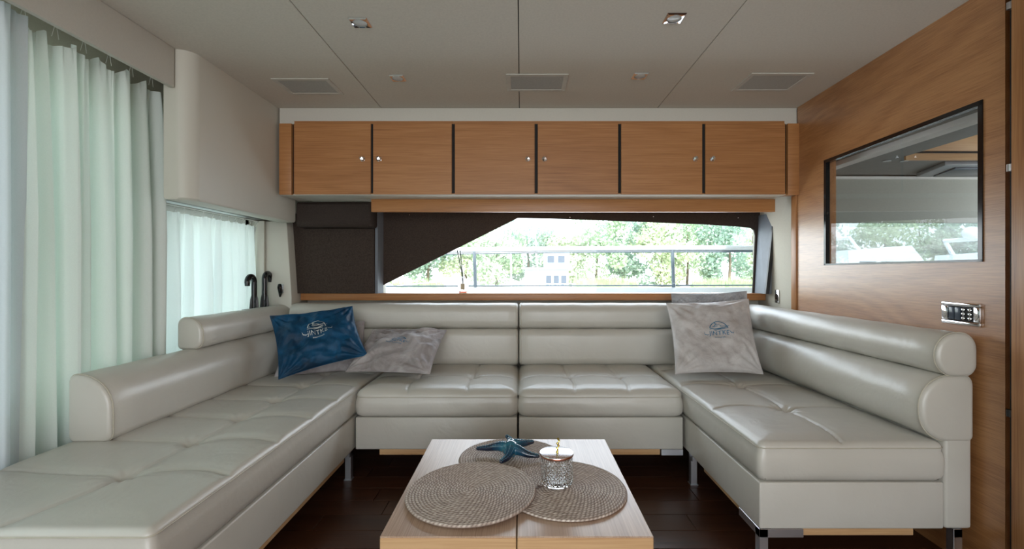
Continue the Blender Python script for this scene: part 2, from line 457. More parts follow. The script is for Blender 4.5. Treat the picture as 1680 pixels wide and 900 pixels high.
# main window: pane, dark cloth mask with the raked outline, jambs
g = thing('window_3', (.33, 3.14, .88), None, None, kind='structure')
MB().box(-.95, 1.62, 3.150, 3.156, .878, 1.42).build('pane', 'glass', g)
D = 3.125
def Pz(px, py, d=D): p = at(px, py, d); return (p.x, p.z)
mask = [Pz(626, 479), Pz(626, 467), Pz(738, 412), Pz(850, 357.5), Pz(930, 359.5), Pz(1050, 364), Pz(1150, 368), Pz(1215, 372), Pz(1231, 374), Pz(1236, 378), Pz(1237.5, 384), Pz(1233, 481)]
mb = MB()
# mask in two solid pieces: raked left corner and the narrow top band
mb.prism([Pz(620, 482), Pz(628, 468), Pz(850, 357.5), (Pz(850, 357)[0], 1.47), (-.96, 1.47)], 1, D - .012, D)
o = mb.build('cloth_mask', 'brown', g); tag(o, 'brown woven cloth over the raked corner of the window')
mb = MB()
top = [Pz(850, 357.5), Pz(930, 359.5), Pz(1050, 364), Pz(1150, 368), Pz(1215, 372), Pz(1231, 374), Pz(1236, 378), Pz(1238, 386)]
for a, b in zip(top[:-1], top[1:]):
    mb.prism([a, b, (b[0], 1.47), (a[0], 1.47)], 1, D - .012, D)
mb.prism([Pz(1238, 386), Pz(1233.5, 482), (1.66, .86), (1.66, 1.47), (Pz(1238, 386)[0], 1.47)], 1, D - .012, D)
mb.build('cloth_mask', 'brownbox', g)
# thin light bead along the mask edge
MB().tube([at(628, 480, D - .013), at(628, 352, D - .013)], .0022, 6).build('bead', 'jamb', g)
# reveals
mb = MB(); mb.prism([(-.952, 3.02), (-.935, 3.02), (-.925, 3.112), (-.96, 3.112)], 2, .8805, 1.47)
mb.build('jamb', 'jamb', g)
a0, a1 = at(1255, 481, 2.955), at(1269, 352, 2.955)
mb = MB()
mb.add([(a0.x, 2.96, .8805), (a1.x, 2.96, 1.40), (Pz(1238, 386)[0] + .02, 3.112, 1.40), (Pz(1236, 482)[0], 3.112, .8805),
        (a0.x + .07, 2.96, .8805), (a1.x + .05, 2.96, 1.40), (1.66, 3.112, 1.40), (1.66, 3.112, .8805)],
       [(0, 1, 2, 3), (4, 7, 6, 5), (0, 4, 5, 1), (3, 2, 6, 7), (1, 5, 6, 2), (0, 3, 7, 4)])
o = mb.build('jamb', 'jamb', g); tag(o, 'pale grey right reveal')
mb = MB(); mb.prism([(a0.x, .8805), (a0.x + .022, .8805), (a1.x + .022, 1.40), (a1.x, 1.40)], 1, 2.945, 2.959)
mb.build('edge_strip', 'dark', g)
for q in ((672, 352), (935, 356), (1072, 355), (1211, 357)):
    p = at(q[0], q[1], 3.105); MB().ball(p, .0035, 8).build('screw', 'chrome', g)

# ---- wood wall on the right, drifting a touch inward towards the camera
WX = lambda x, y, z: (x + .0286 * (y - 2.13), y, z)
mb = MB()
X0, X1 = 1.565, 1.625
hy0, hy1, hz0, hz1 = 1.552, 2.402, 1.055, 1.598
mb.box(X0, X1, 1.48, 2.65, 0, hz0).box(X0, X1, 1.48, 2.65, hz1, 1.97).box(X0, X1, 1.48, hy0, hz0, hz1).box(X0, X1, hy1, 2.65, hz0, hz1).map(WX)
struct('wall_right', mb, 'oak_wall')
# pale end of that wall beside the window
struct('wall_right_end', MB().box(X0 + .012, X1 + .02, 2.652, 3.139, 0, 1.96).map(WX), 'cream_panel')
bpy.data.objects['wall_right_end'].name = 'wall_corner'
struct('trim_8', MB().box(X0 - .008, X0 + .012, 2.651, 2.70, .80, 1.459, .002).map(WX), 'oak_z')
# near part of the right side, past the folding door, and the aft end of the saloon
struct('wall_right_aft', MB().box(1.60, 1.66, -2.3, 1.46, 0, 1.98), 'oak_wall').name = 'wall_aft_side'
mb = MB(); mb.box(-1.74, 1.66, -2.36, -2.30, 1.9, 2.05).box(-1.74, -1.40, -2.36, -2.30, 0, 1.9).box(1.40, 1.66, -2.36, -2.30, 0, 1.9)
struct('wall_aft', mb, 'cream_panel')
# window in the wood wall: black frame, pane
g = thing('window_4', (1.565, 1.98, hz0), None, None, kind='structure')
mb = MB(); t = .016
mb.box(X0 - .004, X0 + .018, hy0, hy1, hz0, hz0 + .008).box(X0 - .004, X0 + .018, hy0, hy1, hz1 - t, hz1).box(X0 - .004, X0 + .018, hy0, hy0 + t, hz0, hz1).box(X0 - .004, X0 + .018, hy1 - t, hy1, hz0, hz1)
mb.map(WX).build('window_frame', 'black', g)
MB().box(X0 + .010, X0 + .015, hy0 + t, hy1 - t, hz0 + .008, hz1 - t).map(WX).build('pane', 'glass', g)

# ---- helm area seen through that pane
struct('trim_9', MB().box(1.69, 1.75, 1.4, 2.80, 1.588, 1.612), 'offwhite')
struct('trim_10', MB().box(1.69, 1.75, 1.4, 2.80, 1.612, 1.93), 'wallgrey')
mb = MB()
mb.box(1.64, 2.99, 1.2, 4.4, 1.92, 1.98).box(2.99, 4.6, 3.62, 4.4, 1.92, 1.98).box(2.99, 4.7, 1.2, 3.62, 2.3, 2.36).box(2.94, 2.99, 1.2, 3.62, 1.98, 2.36)
struct('ceiling_helm', mb, 'soffit')
mb = MB()
mb.box(2.55, 4.7, 4.33, 4.37, 1.48, 1.93)
struct('wall_helm', mb, 'wallgrey')
struct('trim_11', MB().box(2.55, 4.7, 4.29, 4.33, 1.885, 1.905), 'offwhite')
mb = MB(); mb.box(2.55, 4.7, 4.33, 4.37, -.2, 1.03)
mb.box(4.62, 4.7, 1.2, 4.33, -.2, 1.0).box(4.62, 4.7, 1.2, 4.33, 1.9, 2.36).box(1.62, 4.7, 1.14, 1.2, -.2, 2.36)
struct('wall_helm_lower', mb, 'cream_panel').name = 'wall_helm_lower'
mb = MB(); mb.prism([(1.655, 2.75), (1.72, 2.70), (2.66, 4.33), (2.60, 4.37)], 2, -.2, 1.99)
struct('wall_helm_side', mb, 'cream_panel').name = 'wall_helm_side'
struct('floor_helm', MB().box(1.66, 4.7, 1.2, 4.4, -.25, -.2), 'deck')
g = thing('window_5', (3.6, 4.35, 1.03), None, None, kind='structure')
MB().box(2.62, 4.62, 4.345, 4.350, 1.03, 1.48).build('pane', 'glass_tinted', g)
mb = MB(); mb.box(2.62, 4.62, 4.335, 4.365, 1.03, 1.045).box(2.64, 2.67, 4.33, 4.36, 1.03, 1.48).build('window_frame', 'dark', g)
# ceiling hatch, lamps and locker of the helm
t_ = thing('ceiling_hatch', (4.0, 4.0, 1.85), 'grey plastic ceiling hatch seen through the pane in the wood wall', 'hatch')
MB().prism([(3.44, 3.76), (4.6, 3.76), (4.6, 4.22), (3.60, 4.22)], 2, 1.885, 1.92, .006).build('hatch_frame', 'grey_plastic', t_)
MB().prism([(3.58, 3.82), (4.5, 3.82), (4.5, 4.16), (3.70, 4.16)], 2, 1.872, 1.886, .004).build('lid', 'tan_cloth', t_)
t_ = thing('helm_locker', (3.8, 3.75, 1.89), 'pale oak overhead locker seen through the pane in the wood wall', 'cabinet')
MB().box(2.991, 4.6, 3.60, 3.618, 1.89, 2.29).build('body', 'oak_edge', t_)
for a, b in ((3.0, 3.70), (3.72, 4.58)):
    MB().box(a, b, 3.575, 3.598, 1.955, 2.29, .002).build('door', 'oak_edge', t_)
MB().box(2.995, 4.6, 3.582, 3.599, 1.942, 1.953).build('shadow_gap', 'groove', t_)
for k, (px, tx) in enumerate(((1455, 'left'), (1484, 'right'))):
    x = (px - 855) * 3.74 / 760
    o = MB().lathe([(.03, 0), (.03, -.006), (.018, -.008)], (x, 3.74, 1.9195), 16).build('small_downlight', 'lid')
    tag(o, f'{tx} one of the two tiny round downlights behind the glass pane', 'light', 'tiny downlights behind the pane')

# folding door leaf at the right edge of the frame
t_ = thing('folding_door', (1.54, .7, 0), 'oak door leaf folded back at the right edge of the frame', 'door')
MB().box(1.517, 1.552, -.2, 1.435, .005, 1.94, .003).build('door_leaf', 'oak_z', t_)
MB().box(1.550, 1.597, 1.438, 1.466, .005, 1.955).build('hinge_post', 'oak_z', t_)
MB().box(1.532, 1.549, 1.437, 1.452, .005, 1.94).build('gap_shade', 'groove', t_)  # dark strip painted in for the shade of the gap beside the leaf
for z in (1.85, 1.345, .58):
    o = MB().tube([(1.525, 1.446, z - .011), (1.525, 1.446, z + .011)], .008, 14).box(1.519, 1.531, 1.435, 1.438, z - .011, z + .011).build('hinge', 'satin' if z > 1 else 'dark', t_)
    tag(o, 'steel hinge barrel' if z > 1 else 'dark lower hinge')

# ================================================================== OVERHEAD CABINETS
def knob(px, parent):
    x = (px - 855) * 2.65 / 760; z = EYE + .64
    mb = MB()
    mb.tube([(x, 2.630, z), (x, 2.6265, z)], .0145, 16)
    mb.tube([(x, 2.627, z), (x, 2.617, z)], .007, 12)
    b = bmesh.new(); bmesh.ops.create_icosphere(b, subdivisions=1, radius=.0155)
    for v in b.verts: v.co = Vector((v.co.x + x, v.co.y * .7 + 2.609, v.co.z + z))
    mb.bm(b)
    mb.build('knob', 'chrome', parent, sharp=10)
DX = lambda px: (px - 855) * 2.65 / 760
doors = [(485, 610), (614, 742), (747, 877), (882, 1013), (1018, 1150), (1155, 1285)]
knobs = [597, 624, 866, 893, 1138, 1166]
names = ['left', 'middle', 'right']
z0, z1 = EYE + .4394, EYE + .844
for i in range(3):
    a, b = doors[2 * i], doors[2 * i + 1]
    c = thing('overhead_cabinet', (DX((a[0] + b[1]) / 2), 2.7, z0),
              ['oak overhead cabinet pair nearest the cream duct, left over the brown blind', 'middle oak overhead cabinet pair above the centre of the window',
               'oak overhead cabinet pair at the right, next to the wood wall'][i], 'cabinet', 'oak overhead cabinets')
    bx0 = DX(a[0] - 5) if i else DX(460) + .02; bx1 = DX(b[1] + 2.5)
    if i == 0: bx0 = DX(482)
    bx0 += .0; 
    x0c = DX((doors[2 * i - 1][1] + a[0]) / 2) if i else DX(482.5)
    x1c = DX((b[1] + doors[2 * i + 2][0]) / 2) if i < 2 else DX(1287.5)
    MB().box(x0c + .0005, x1c - .0005, 2.652, 3.13, z0 + .004, z1 + .02).build('body', 'oak_x', c)
    MB().box(x0c + .001, x1c - .001, 2.640, 2.6515, z0 + .012, z1 - .001).build('shadow_gap', 'groove', c)
    MB().box(x0c + .0005, x1c - .0005, 2.640, 2.90, z0 - .001, z0 + .0035).build('underside', 'cream_box', c)
    for j, dd in enumerate((a, b)):
        d = MB().box(DX(dd[0]), DX(dd[1]), 2.630, 2.6395, z0 + .002, z1 - .001, .0012, 1).build('door', 'oak_x', c)
        knob(knobs[2 * i + j], d)
struct('trim_12', MB().box(DX(460.5), DX(480.5), 2.632, 2.70, z0 + .001, z1, .001), 'oak_x')
struct('trim_13', MB().box(DX(1290), DX(1309), 2.632, 2.70, z0 + .001, z1, .001), 'oak_x')
struct('trim_14', MB().box(DX(460.5), DX(482), 2.642, 2.86, z0 - .001, z0 + .0005), 'cream_box')

# ================================================================== CEILING FITTINGS
def downlight(x, y, s, label):
    t_ = thing('downlight', (x, y, 1.96), label, 'light', 'square chrome ceiling downlights')
    h = s / 2; z = 1.9598
    mb = MB()
    n = 32
    inner = [(x + .027 * math.cos(2 * PI * k / n), y + .027 * math.sin(2 * PI * k / n)) for k in range(n)]
    outer = []
    for k in range(n):
        a = 2 * PI * k / n; c_, s_ = math.cos(a), math.sin(a); q = 1 / max(abs(c_), abs(s_)); outer.append((x + h * c_ * q, y + h * s_ * q))
    mb.rings([[(p[0], p[1], z) for p in outer], [(p[0], p[1], z - .003) for p in outer], [(x + (p[0] - x) * .86, y + (p[1] - y) * .86, z - .007) for p in outer], [(p[0], p[1], z - .006) for p in inner], [(p[0], p[1], z - .0005) for p in inner]], False, False)
    mb.build('bezel', 'chrome', t_)
    MB().lathe([(.026, -.0005), (.026, -.003), (.018, -.006), (.006, -.0072)], (x, y, z), 24).build('lens', 'lamp', t_)
downlight(-.606, 1.742, .070, 'square chrome downlight in the ceiling, near left one')
downlight(.566, 1.712, .070, 'square chrome downlight in the ceiling, near right one')
downlight(-.598, 2.24, .070, 'square chrome downlight in the ceiling, far left above the cabinets')
downlight(.568, 2.215, .070, 'square chrome downlight in the ceiling, far right above the cabinets')
def vent(x0, x1, y0, y1, label):
    t_ = thing('ceiling_speaker', ((x0 + x1) / 2, (y0 + y1) / 2, 1.96), label, 'grille', 'flush ceiling grilles')
    z = 1.9598; e = .022
    mb = MB()
    for a in ((x0, x1, y0, y0 + e), (x0, x1, y1 - e, y1), (x0, x0 + e, y0 + e, y1 - e), (x1 - e, x1, y0 + e, y1 - e)):
        mb.box(a[0], a[1], a[2], a[3], z - .005, z, .0015, 1)
    mb.build('grille_frame', 'grille_frame', t_)
    MB().box(x0 + e, x1 - e, y0 + e, y1 - e, z - .003, z).build('mesh', 'grille', t_)
vent(-1.215, -.935, 2.245, 2.445, 'grey mesh grille set in the ceiling, left one by the duct')
vent(-.072, .226, 2.195, 2.40, 'grey mesh grille set in the ceiling, middle one')
vent(1.088, 1.385, 2.185, 2.40, 'grey mesh grille set in the ceiling, right one by the wood wall')

# ================================================================== BROWN PANELS
o = MB().box(-1.494, -.953, 3.0, 3.028, .8815, 1.40, .003).build('woven_screen', 'brown')
tag(o, 'flat dark brown woven panel left of the window, above the sofa corner', 'screen')
mb = MB()
prof = [(2.99, 1.30), (2.99, 1.455), (2.885, 1.455), (2.872, 1.44), (2.868, 1.34), (2.872, 1.318), (2.885, 1.302), (2.90, 1.30)]
R = []
for x, e in ((-1.392, 0), (-.945, 0), (-.935, .006), (-.930, .018)):
    R.append([(x, min(p[0] + e, 2.99), p[1] + (e if p[1] < 1.38 else -e)) for p in prof])
mb.rings(R)
tag(mb.build('blind_cassette', 'brownbox'), 'dark brown cloth-covered blind box under the leftmost cabinet', 'blind')

# ================================================================== CURTAINS
def curtain(name, y0, y1, zt, zb, x, folds, amp, seed, mat, parent, nu=360, nv=44, lean=0, sag=None, gather=.4):
    rg = random.Random(seed)
    ks = [(folds * (1 + .35 * (rg.random() - .5)), rg.random() * 6.28, .5 + rg.random() * .5) for _ in range(3)]
    ph = [rg.random() * 6.28 for _ in range(4)]
    V = []; F = []
    for i in range(nv + 1):
        v = i / nv
        for j in range(nu + 1):
            u = j / nu
            uu = u + .018 * math.sin(9 * u + ph[0]) + .010 * math.sin(23 * u + ph[1] + 1.5 * v)
            a = amp * (gather + (1 - gather) * min(1, v * 2.2) ** .7)
            w = math.sin(2 * PI * folds * uu + .5 * v * math.sin(3 * u + ph[2]))
            w = math.copysign(abs(w) ** .75, w) + .45 * math.sin(2 * PI * folds * 1.9 * uu + ph[1]) * (1 - .6 * v)
            dx = a * w + .35 * amp * math.sin(2 * PI * folds * .43 * u + ph[3] + v)
            top = max(0, 1 - v * 16)
            dx += top * .0045 * math.sin(2 * PI * folds * 4.3 * u + ph[1])
            s = 0
            if sag: s = sag * abs(math.sin(PI * u * sag_n(u, folds))) * max(0, 1 - v * 3)
            yy = y0 + (y1 - y0) * u + .25 * a * math.sin(4 * PI * folds * uu + ph[2])
            V.append((x + dx - lean * v, yy, zt - (zt - zb) * v - s + top * .003 * math.sin(60 * u * folds / 6)))
    n = nu + 1
    for i in range(nv):
        for j in range(nu): F.append((i * n + j, i * n + j + 1, (i + 1) * n + j + 1, (i + 1) * n + j))
    mb = MB(); mb.add(V, F)
    return mb.build(name, mat, parent, sharp=80, fix=False)
def sag_n(u, folds): return 5.8

t_ = thing('curtain', (-1.52, 1.2, .46), 'greyish white curtain bunch at the far left edge of the frame', 'curtain', 'white window curtains')
curtain('cloth', .90, 1.475, 1.835, .36, -1.572, 5, .022, 5, 'curtain_grey', t_, lean=.0)
t_ = thing('curtain', (-1.58, 1.7, .46), 'large gathered white curtain hanging from the cream fascia behind the chaise arm', 'curtain', 'white window curtains')
curtain('cloth', 1.45, 2.050, 1.832, .37, -1.606, 7.5, .033, 12, 'curtain', t_, nu=520, nv=60, sag=.03)
for k in range(6):
    yy = 1.49 + k * .103
    MB().tube([(-1.602, yy - .012, 1.825), (-1.600, yy, 1.880), (-1.602, yy + .012, 1.825)], .0009, 5).build('hook', 'offwhite', t_)
o = MB().tube([(-1.600, .3, 1.885), (-1.600, 2.04, 1.885)], .007, 12).build('curtain_rod', 'offwhite')
tag(o, 'thin white curtain rod behind the cream fascia over the large curtain', 'rod')
t_ = thing('curtain', (-1.64, 2.5, .5), 'short white curtain on hooks under the cream duct, behind the umbrellas', 'curtain', 'white window curtains')
curtain('cloth', 2.055, 2.885, 1.303, .50, -1.640, 8, .021, 21, 'curtain_thin', t_, nu=520, nv=40, gather=.45)
for k in range(12):
    yy = 2.12 + k * .068
    MB().tube([(-1.640, yy - .004, 1.300), (-1.632, yy, 1.325), (-1.640, yy + .006, 1.336), (-1.648, yy + .004, 1.322)], .0014, 5).build('hook', 'offwhite', t_)
t2 = thing('curtain_track', (-1.64, 2.5, 1.33), 'grey track with a white lower lip holding the short curtain under the duct', 'rail')
MB().box(-1.662, -1.612, 2.06, 2.89, 1.345, 1.36).build('track', 'satin', t2)
MB().tube([(-1.640, 2.06, 1.336), (-1.640, 2.89, 1.336)], .004, 8).build('rod', 'offwhite', t2)

# ================================================================== SOFA
ZT, ZM, ZB = EYE - .572, .305, .148       # seat top, bottom of cushion, bottom of base
def seam_field(X, Y, seams, nodes):
    H = np.zeros_like(X)
    for pl in seams:
        dmin = np.full_like(X, 9.)
        for (ax, ay), (bx, by) in zip(pl[:-1], pl[1:]):
            dx, dy = bx - ax, by - ay; L2 = dx * dx + dy * dy + 1e-12
            t = np.clip(((X - ax) * dx + (Y - ay) * dy) / L2, 0, 1)
            dmin = np.minimum(dmin, np.hypot(X - ax - t * dx, Y - ay - t * dy))
        H -= .0038 * np.exp(-(dmin / .0045) ** 2) + .0055 * np.exp(-(dmin / .028) ** 2)
        H += .0012 * np.exp(-((dmin - .012) / .006) ** 2)
    for nx, ny in nodes:
        d = np.hypot(X - nx, Y - ny); H -= .0085 * np.exp(-(d / .03) ** 2)
        th = np.arctan2(Y - ny, X - nx)
        H += .0016 * np.sin(th * 11 + nx * 30) * np.exp(-((d - .05) / .035) ** 2)
    return H

def cushion(name, x0, x1, y0, y1, zt, zb, seams, nodes, parent, r=.034, res=.0055, puff=.010, wr=0):
    th = np.linspace(PI / 2, 0, 7)
    def axis(a, b):
        lo = a + r * (1 - np.sin(th)); hi = b - r * (1 - np.sin(th[::-1]))
        n = max(2, int((b - a - 2 * r) / res)); mid = np.linspace(a + r, b - r, n + 1)[1:-1]
        return np.concatenate([lo, mid, hi])
    xs, ys = axis(x0, x1), axis(y0, y1)
    X, Y = np.meshgrid(xs, ys)
    ux = np.where(X < x0 + r, (X - x0 - r) / r, np.where(X > x1 - r, (X - x1 + r) / r, 0))
    uy = np.where(Y < y0 + r, (Y - y0 - r) / r, np.where(Y > y1 - r, (Y - y1 + r) / r, 0))
    q = np.maximum(abs(ux), abs(uy)); h = np.hypot(ux, uy) + 1e-9
    nx, ny = ux / h * q, uy / h * q
    PX = np.where(X < x0 + r, x0 + r + nx * r, np.where(X > x1 - r, x1 - r + nx * r, X))
    PY = np.where(Y < y0 + r, y0 + r + ny * r, np.where(Y > y1 - r, y1 - r + ny * r, Y))
    drop = r * .8 * (1 - np.sqrt(np.maximum(0, 1 - q * q)))
    ed = np.minimum(np.minimum(X - x0, x1 - X), np.minimum(Y - y0, y1 - Y))
    soft = np.clip(ed / .10, 0, 1); soft = soft * soft * (3 - 2 * soft)
    H = seam_field(X, Y, seams, nodes) * np.clip(ed / .02, 0.12, 1) + puff * (soft - 1)
    Z = zt - drop + H
    # stitched line just inside the edge
    Z -= .002 * np.exp(-((q - .80) / .10) ** 2)
    ny_, nx_ = X.shape
    V = [tuple(p) for p in np.stack([PX, PY, Z], -1).reshape(-1, 3)]
    F = [(i * nx_ + j, i * nx_ + j + 1, (i + 1) * nx_ + j + 1, (i + 1) * nx_ + j) for i in range(ny_ - 1) for j in range(nx_ - 1)]
    ring = [j for j in range(nx_)] + [i * nx_ + nx_ - 1 for i in range(1, ny_)] + [(ny_ - 1) * nx_ + j for j in range(nx_ - 2, -1, -1)] + [i * nx_ for i in range(ny_ - 2, 0, -1)]
    c = ((x0 + x1) / 2, (y0 + y1) / 2)
    prev = ring
    zs0 = zt - r * .8
    n = 9
    for k in range(1, n + 1):
        t = k / n
        cur = []
        for idx in ring:
            vx, vy, vz = V[idx]
            z = vz + (zb - vz) * t
            bul = .006 * math.sin(PI * t) - (.014 * max(0, (t - .82) / .18) ** 2) + (-.0025 if k == 1 else 0)
            ox = bul * (1 if vx > x1 - r * .99 else -1 if vx < x0 + r * .99 else 0)
            oy = bul * (1 if vy > y1 - r * .99 else -1 if vy < y0 + r * .99 else 0)
            if wr:
                ox += 0; oy += wr * .004 * noise.noise(Vector((vx * 9, z * 14, vy * 9))) * math.sin(PI * t)
            V.append((vx + ox, vy + oy, z)); cur.append(len(V) - 1)
        m_ = len(ring)
        for j in range(m_): F.append((prev[j], prev[(j + 1) % m_], cur[(j + 1) % m_], cur[j]))
        prev = cur
    F.append(tuple(prev))
    mb = MB(); mb.add(V, F)
    o = mb.build(name, 'leather', parent, sharp=60)
    L = []
    for idx in ring[::4]:
        vx, vy, vz = V[idx]; L.append((vx + (.001 if vx > c[0] else -.001), vy + (.001 if vy > c[1] else -.001), vz - .001))
    MB().loop(L, .0019, 6).build('piping', 'piping', o)
    return o

def rrect(a0, a1, z0, z1, rr, n=9):
    """rounded rectangle; rr = radii at (a0,z0),(a1,z0),(a1,z1),(a0,z1)"""
    P = []
    for (cx, cz, s, r) in ((a0, z0, PI, rr[0]), (a1, z0, 1.5 * PI, rr[1]), (a1, z1, 0, rr[2]), (a0, z1, .5 * PI, rr[3])):
        ox = cx + (r if cx == a0 else -r); oz = cz + (r if cz == z0 else -r)
        for k in range(n): t = s + k / (n - 1) * PI / 2; P.append((ox + r * math.cos(t), oz + r * math.sin(t)))
    return P

def roll(name, prof, axis, s0, s1, parent, pipe0=True, pipe1=True, bow=.0):
    """a padded roll: 2-D profile (across, height) drawn along axis 'x' or 'y' with soft ends"""
    ca = sum(p[0] for p in prof) / len(prof); cz = sum(p[1] for p in prof) / len(prof)
    hw = max(p[0] for p in prof) - ca; hh = max(p[1] for p in prof) - cz
    def ring(s, ins):
        R = []
        for a, z in prof:
            a2 = ca + (a - ca) * (1 - ins / hw); z2 = cz + (z - cz) * (1 - ins / hh)
            R.append((s, a2, z2) if axis == 'x' else (a2, s, z2))
        return R
    st = [(0, .014), (.002, .008), (.006, .003), (.012, 0), (.016, .0018), (.020, 0)]
    rings = [ring(s0 + d, i) for d, i in st]
    n = max(2, int((s1 - s0) / .08))
    for k in range(1, n): rings.append(ring(s0 + .02 + (s1 - s0 - .04) * k / n, -.0012 * math.sin(k * 2.1)))
    rings += [ring(s1 - d, i) for d, i in st[::-1]]
    mb = MB(); mb.rings(rings)
    o = mb.build(name, 'leather', parent, sharp=60)
    for flag, s in ((pipe0, s0 + .013), (pipe1, s1 - .013)):
        if flag: MB().loop(ring(s, -.0006), .0018, 6).build('piping', 'piping', o)
    return o

def curve(a, b, bow, n=14, axis=1):
    P = []
    for k in range(n + 1):
        t = k / n; x = a[0] + (b[0] - a[0]) * t; y = a[1] + (b[1] - a[1]) * t
        o = bow * math.sin(PI * t)
        P.append((x, y + o) if axis == 1 else (x + o, y))
    return P

SG = 'cream leather sofa sections set in a U'
# ---- left chaise
LX0, LX1, LY0, LY1 = -1.532, -.822, 1.030, 3.0
sf = thing('sofa_section', (-1.17, 2.0, 0), 'long cream leather chaise section of the sofa along the curtains on the left', 'sofa', SG)
nodes = [(-1.115, 1.305), (-1.11, 1.560), (-1.10, 1.815), (-1.095, 2.07), (-1.095, 2.33), (-1.09, 2.6)]
seams = []
for i, (nx, ny) in enumerate(nodes):
    seams.append(curve((nx, ny), (LX1, ny + .01), .035))
    seams.append(curve((nx, ny), (LX0, ny + .05), -.012))
ch = [(-1.19, LY0)] + nodes + [(-1.09, 2.98)]
for i, (a, b) in enumerate(zip(ch[:-1], ch[1:])): seams.append(curve(a, b, .018, axis=0))
cushion('seat_cushion', LX0, LX1, LY0, LY1, ZT + .004, ZM + .003, seams, nodes, sf, r=.020, puff=.005)
MB().box(LX0 + .004, LX1 - .002, LY0 + .006, LY1 - .01, ZB, ZM + .001, .006, 3).build('base', 'leather', sf)
roll('backrest', rrect(-1.530, -1.385, ZT - .004, EYE - .347, (.02, .030, .118, .024)), 'y', 1.560, 3.02, sf, True, False)
roll('headrest', rrect(-1.555, -1.442, EYE - .350, EYE - .206, (.02, .045, .072, .036)), 'y', 2.090, 3.02, sf, True, False)
MB().box(LX0 + .05, LX1 - .018, LY0 + .03, 2.20, ZB - .030, ZB - .0005, .002).build('plinth', 'oak_edge', sf)
def leg(x, y, dx, dy, sf, hx=.15, wide=.030):
    """chrome corner bracket: vertical post, with flat arms under the base along dx and dy"""
    mb = MB()
    mb.box(min(x, x + dx * wide), max(x, x + dx * wide), min(y, y + dy * wide), max(y, y + dy * wide), 0.004, ZB - .001, .0015, 1)
    mb.box(min(x, x + dx * hx), max(x, x + dx * hx), min(y, y + dy * .006), max(y, y + dy * .006), ZB - .030, ZB - .001, .001, 1)
    mb.box(min(x, x + dx * .006), max(x, x + dx * .006), min(y, y + dy * hx), max(y, y + dy * hx), ZB - .030, ZB - .001, .001, 1)
    mb.box(min(x, x + dx * wide) - .004, max(x, x + dx * wide) + .004, min(y, y + dy * wide) - .004, max(y, y + dy * wide) + .004, 0, .004)
    mb.build('leg', 'brushed', sf)
leg(LX1 - .012, 2.30, -1, -1, sf, .05); leg(LX1 - .012, 1.045, -1, 1, sf); leg(LX0 + .01, 1.045, 1, 1, sf); leg(LX0 + .01, 2.95, 1, -1, sf)

# ---- two back sections
for side in (0, 1):
    x0, x1 = ((-.816, -.0185), (-.0125, .798))[side]
    lab = ('cream leather back section of the sofa left of the middle gap, under the window', 'cream leather back section of the sofa right of the middle gap, under the window')[side]
    sf = thing('sofa_section', ((x0 + x1) / 2, 2.6, 0), lab, 'sofa', SG)
    Y0, Y1 = 2.268, 2.995
    if side == 0: nodes = [(-.56, 2.53), (-.262, 2.53)]
    else: nodes = [(.26, 2.53), (.53, 2.53)]
    seams = []
    for nx, ny in nodes:
        s_ = -1 if nx < 0 else 1
        seams.append(curve((nx + s_ * .03 * 0, ny), (nx + .0 * s_, Y0), .012 * s_, axis=0))
        seams.append(curve((nx, ny), (nx - .01 * s_, Y1), .0, axis=0))
    hs = [(x0, 2.53)] + nodes + [(x1, 2.53)]
    for a, b in zip(hs[:-1], hs[1:]): seams.append(curve(a, b, .045))
    cushion('seat_cushion', x0, x1, Y0, Y1, ZT + .004, ZM + .003, seams, nodes, sf, r=.042, wr=1)
    MB().box(x0 + .001, x1 - .001, Y0 + .010, Y1 - .01, ZB, ZM + .001, .006, 3).build('base', 'leather', sf)
    bx0, bx1 = ((-1.383, -.0185), (-.0125, 1.350))[side]
    roll('backrest', rrect(2.835, 3.018, ZT - .004, EYE - .352, (.05, .02, .02, .05)), 'x', bx0, bx1, sf, side == 1, side == 0)
    hx0, hx1 = ((-1.440, -.0185), (-.0125, 1.402))[side]
    roll('headrest', rrect(2.862, 3.020, EYE - .354, EYE - .197, (.055, .03, .05, .06)), 'x', hx0, hx1, sf, side == 1, side == 0)
    if side == 0: MB().box(-.70, x1 - .05, Y0 + .02, Y0 + .045, ZB - .030, ZB - .0005, .002).build('plinth', 'oak_edge', sf)
    else: MB().box(x0 + .05, .686, Y0 + .02, Y0 + .045, ZB - .030, ZB - .0005, .002).build('plinth', 'oak_edge', sf)
    MB().box(x0 + .05, x1 - .05, 2.60, 2.72, 0, ZB - .0005).build('support', 'groove', sf)
    if side == 1:
        MB().box(.690, .797, Y0 + .012, Y0 + .03, ZB - .030, ZB - .0005, .001, 1).build('bracket', 'brushed', sf)

# ---- right chaise
RX0, RX1, RY0, RY1 = .806, 1.436, 1.568, 2.995
sf = thing('sofa_section', (1.15, 2.3, 0), 'short cream leather chaise section of the sofa against the wood wall on the right', 'sofa', SG)
nodes = [(1.105, 1.94), (1.10, 2.34), (1.10, 2.7)]
seams = []
for nx, ny in nodes:
    seams.append(curve((nx, ny), (RX0, ny + .02), .05)); seams.append(curve((nx, ny), (RX1, ny + .02), .03))
ch = [(1.09, RY0)] + nodes + [(1.10, 2.97)]
for a, b in zip(ch[:-1], ch[1:]): seams.append(curve(a, b, .02, axis=0))
cushion('seat_cushion', RX0, RX1, RY0, RY1, ZT + .002, ZM + .003, seams, nodes, sf, r=.024, puff=.006, wr=1)
MB().box(RX0 + .003, RX1 - .001, RY0 + .004, RY1 - .01, ZB, ZM + .001, .006, 3).build('base', 'leather', sf)
MB().box(RX1 + .001, 1.530, RY0 + .002, 3.02, ZB, EYE - .37, .012, 3).build('end_panel', 'leather', sf)
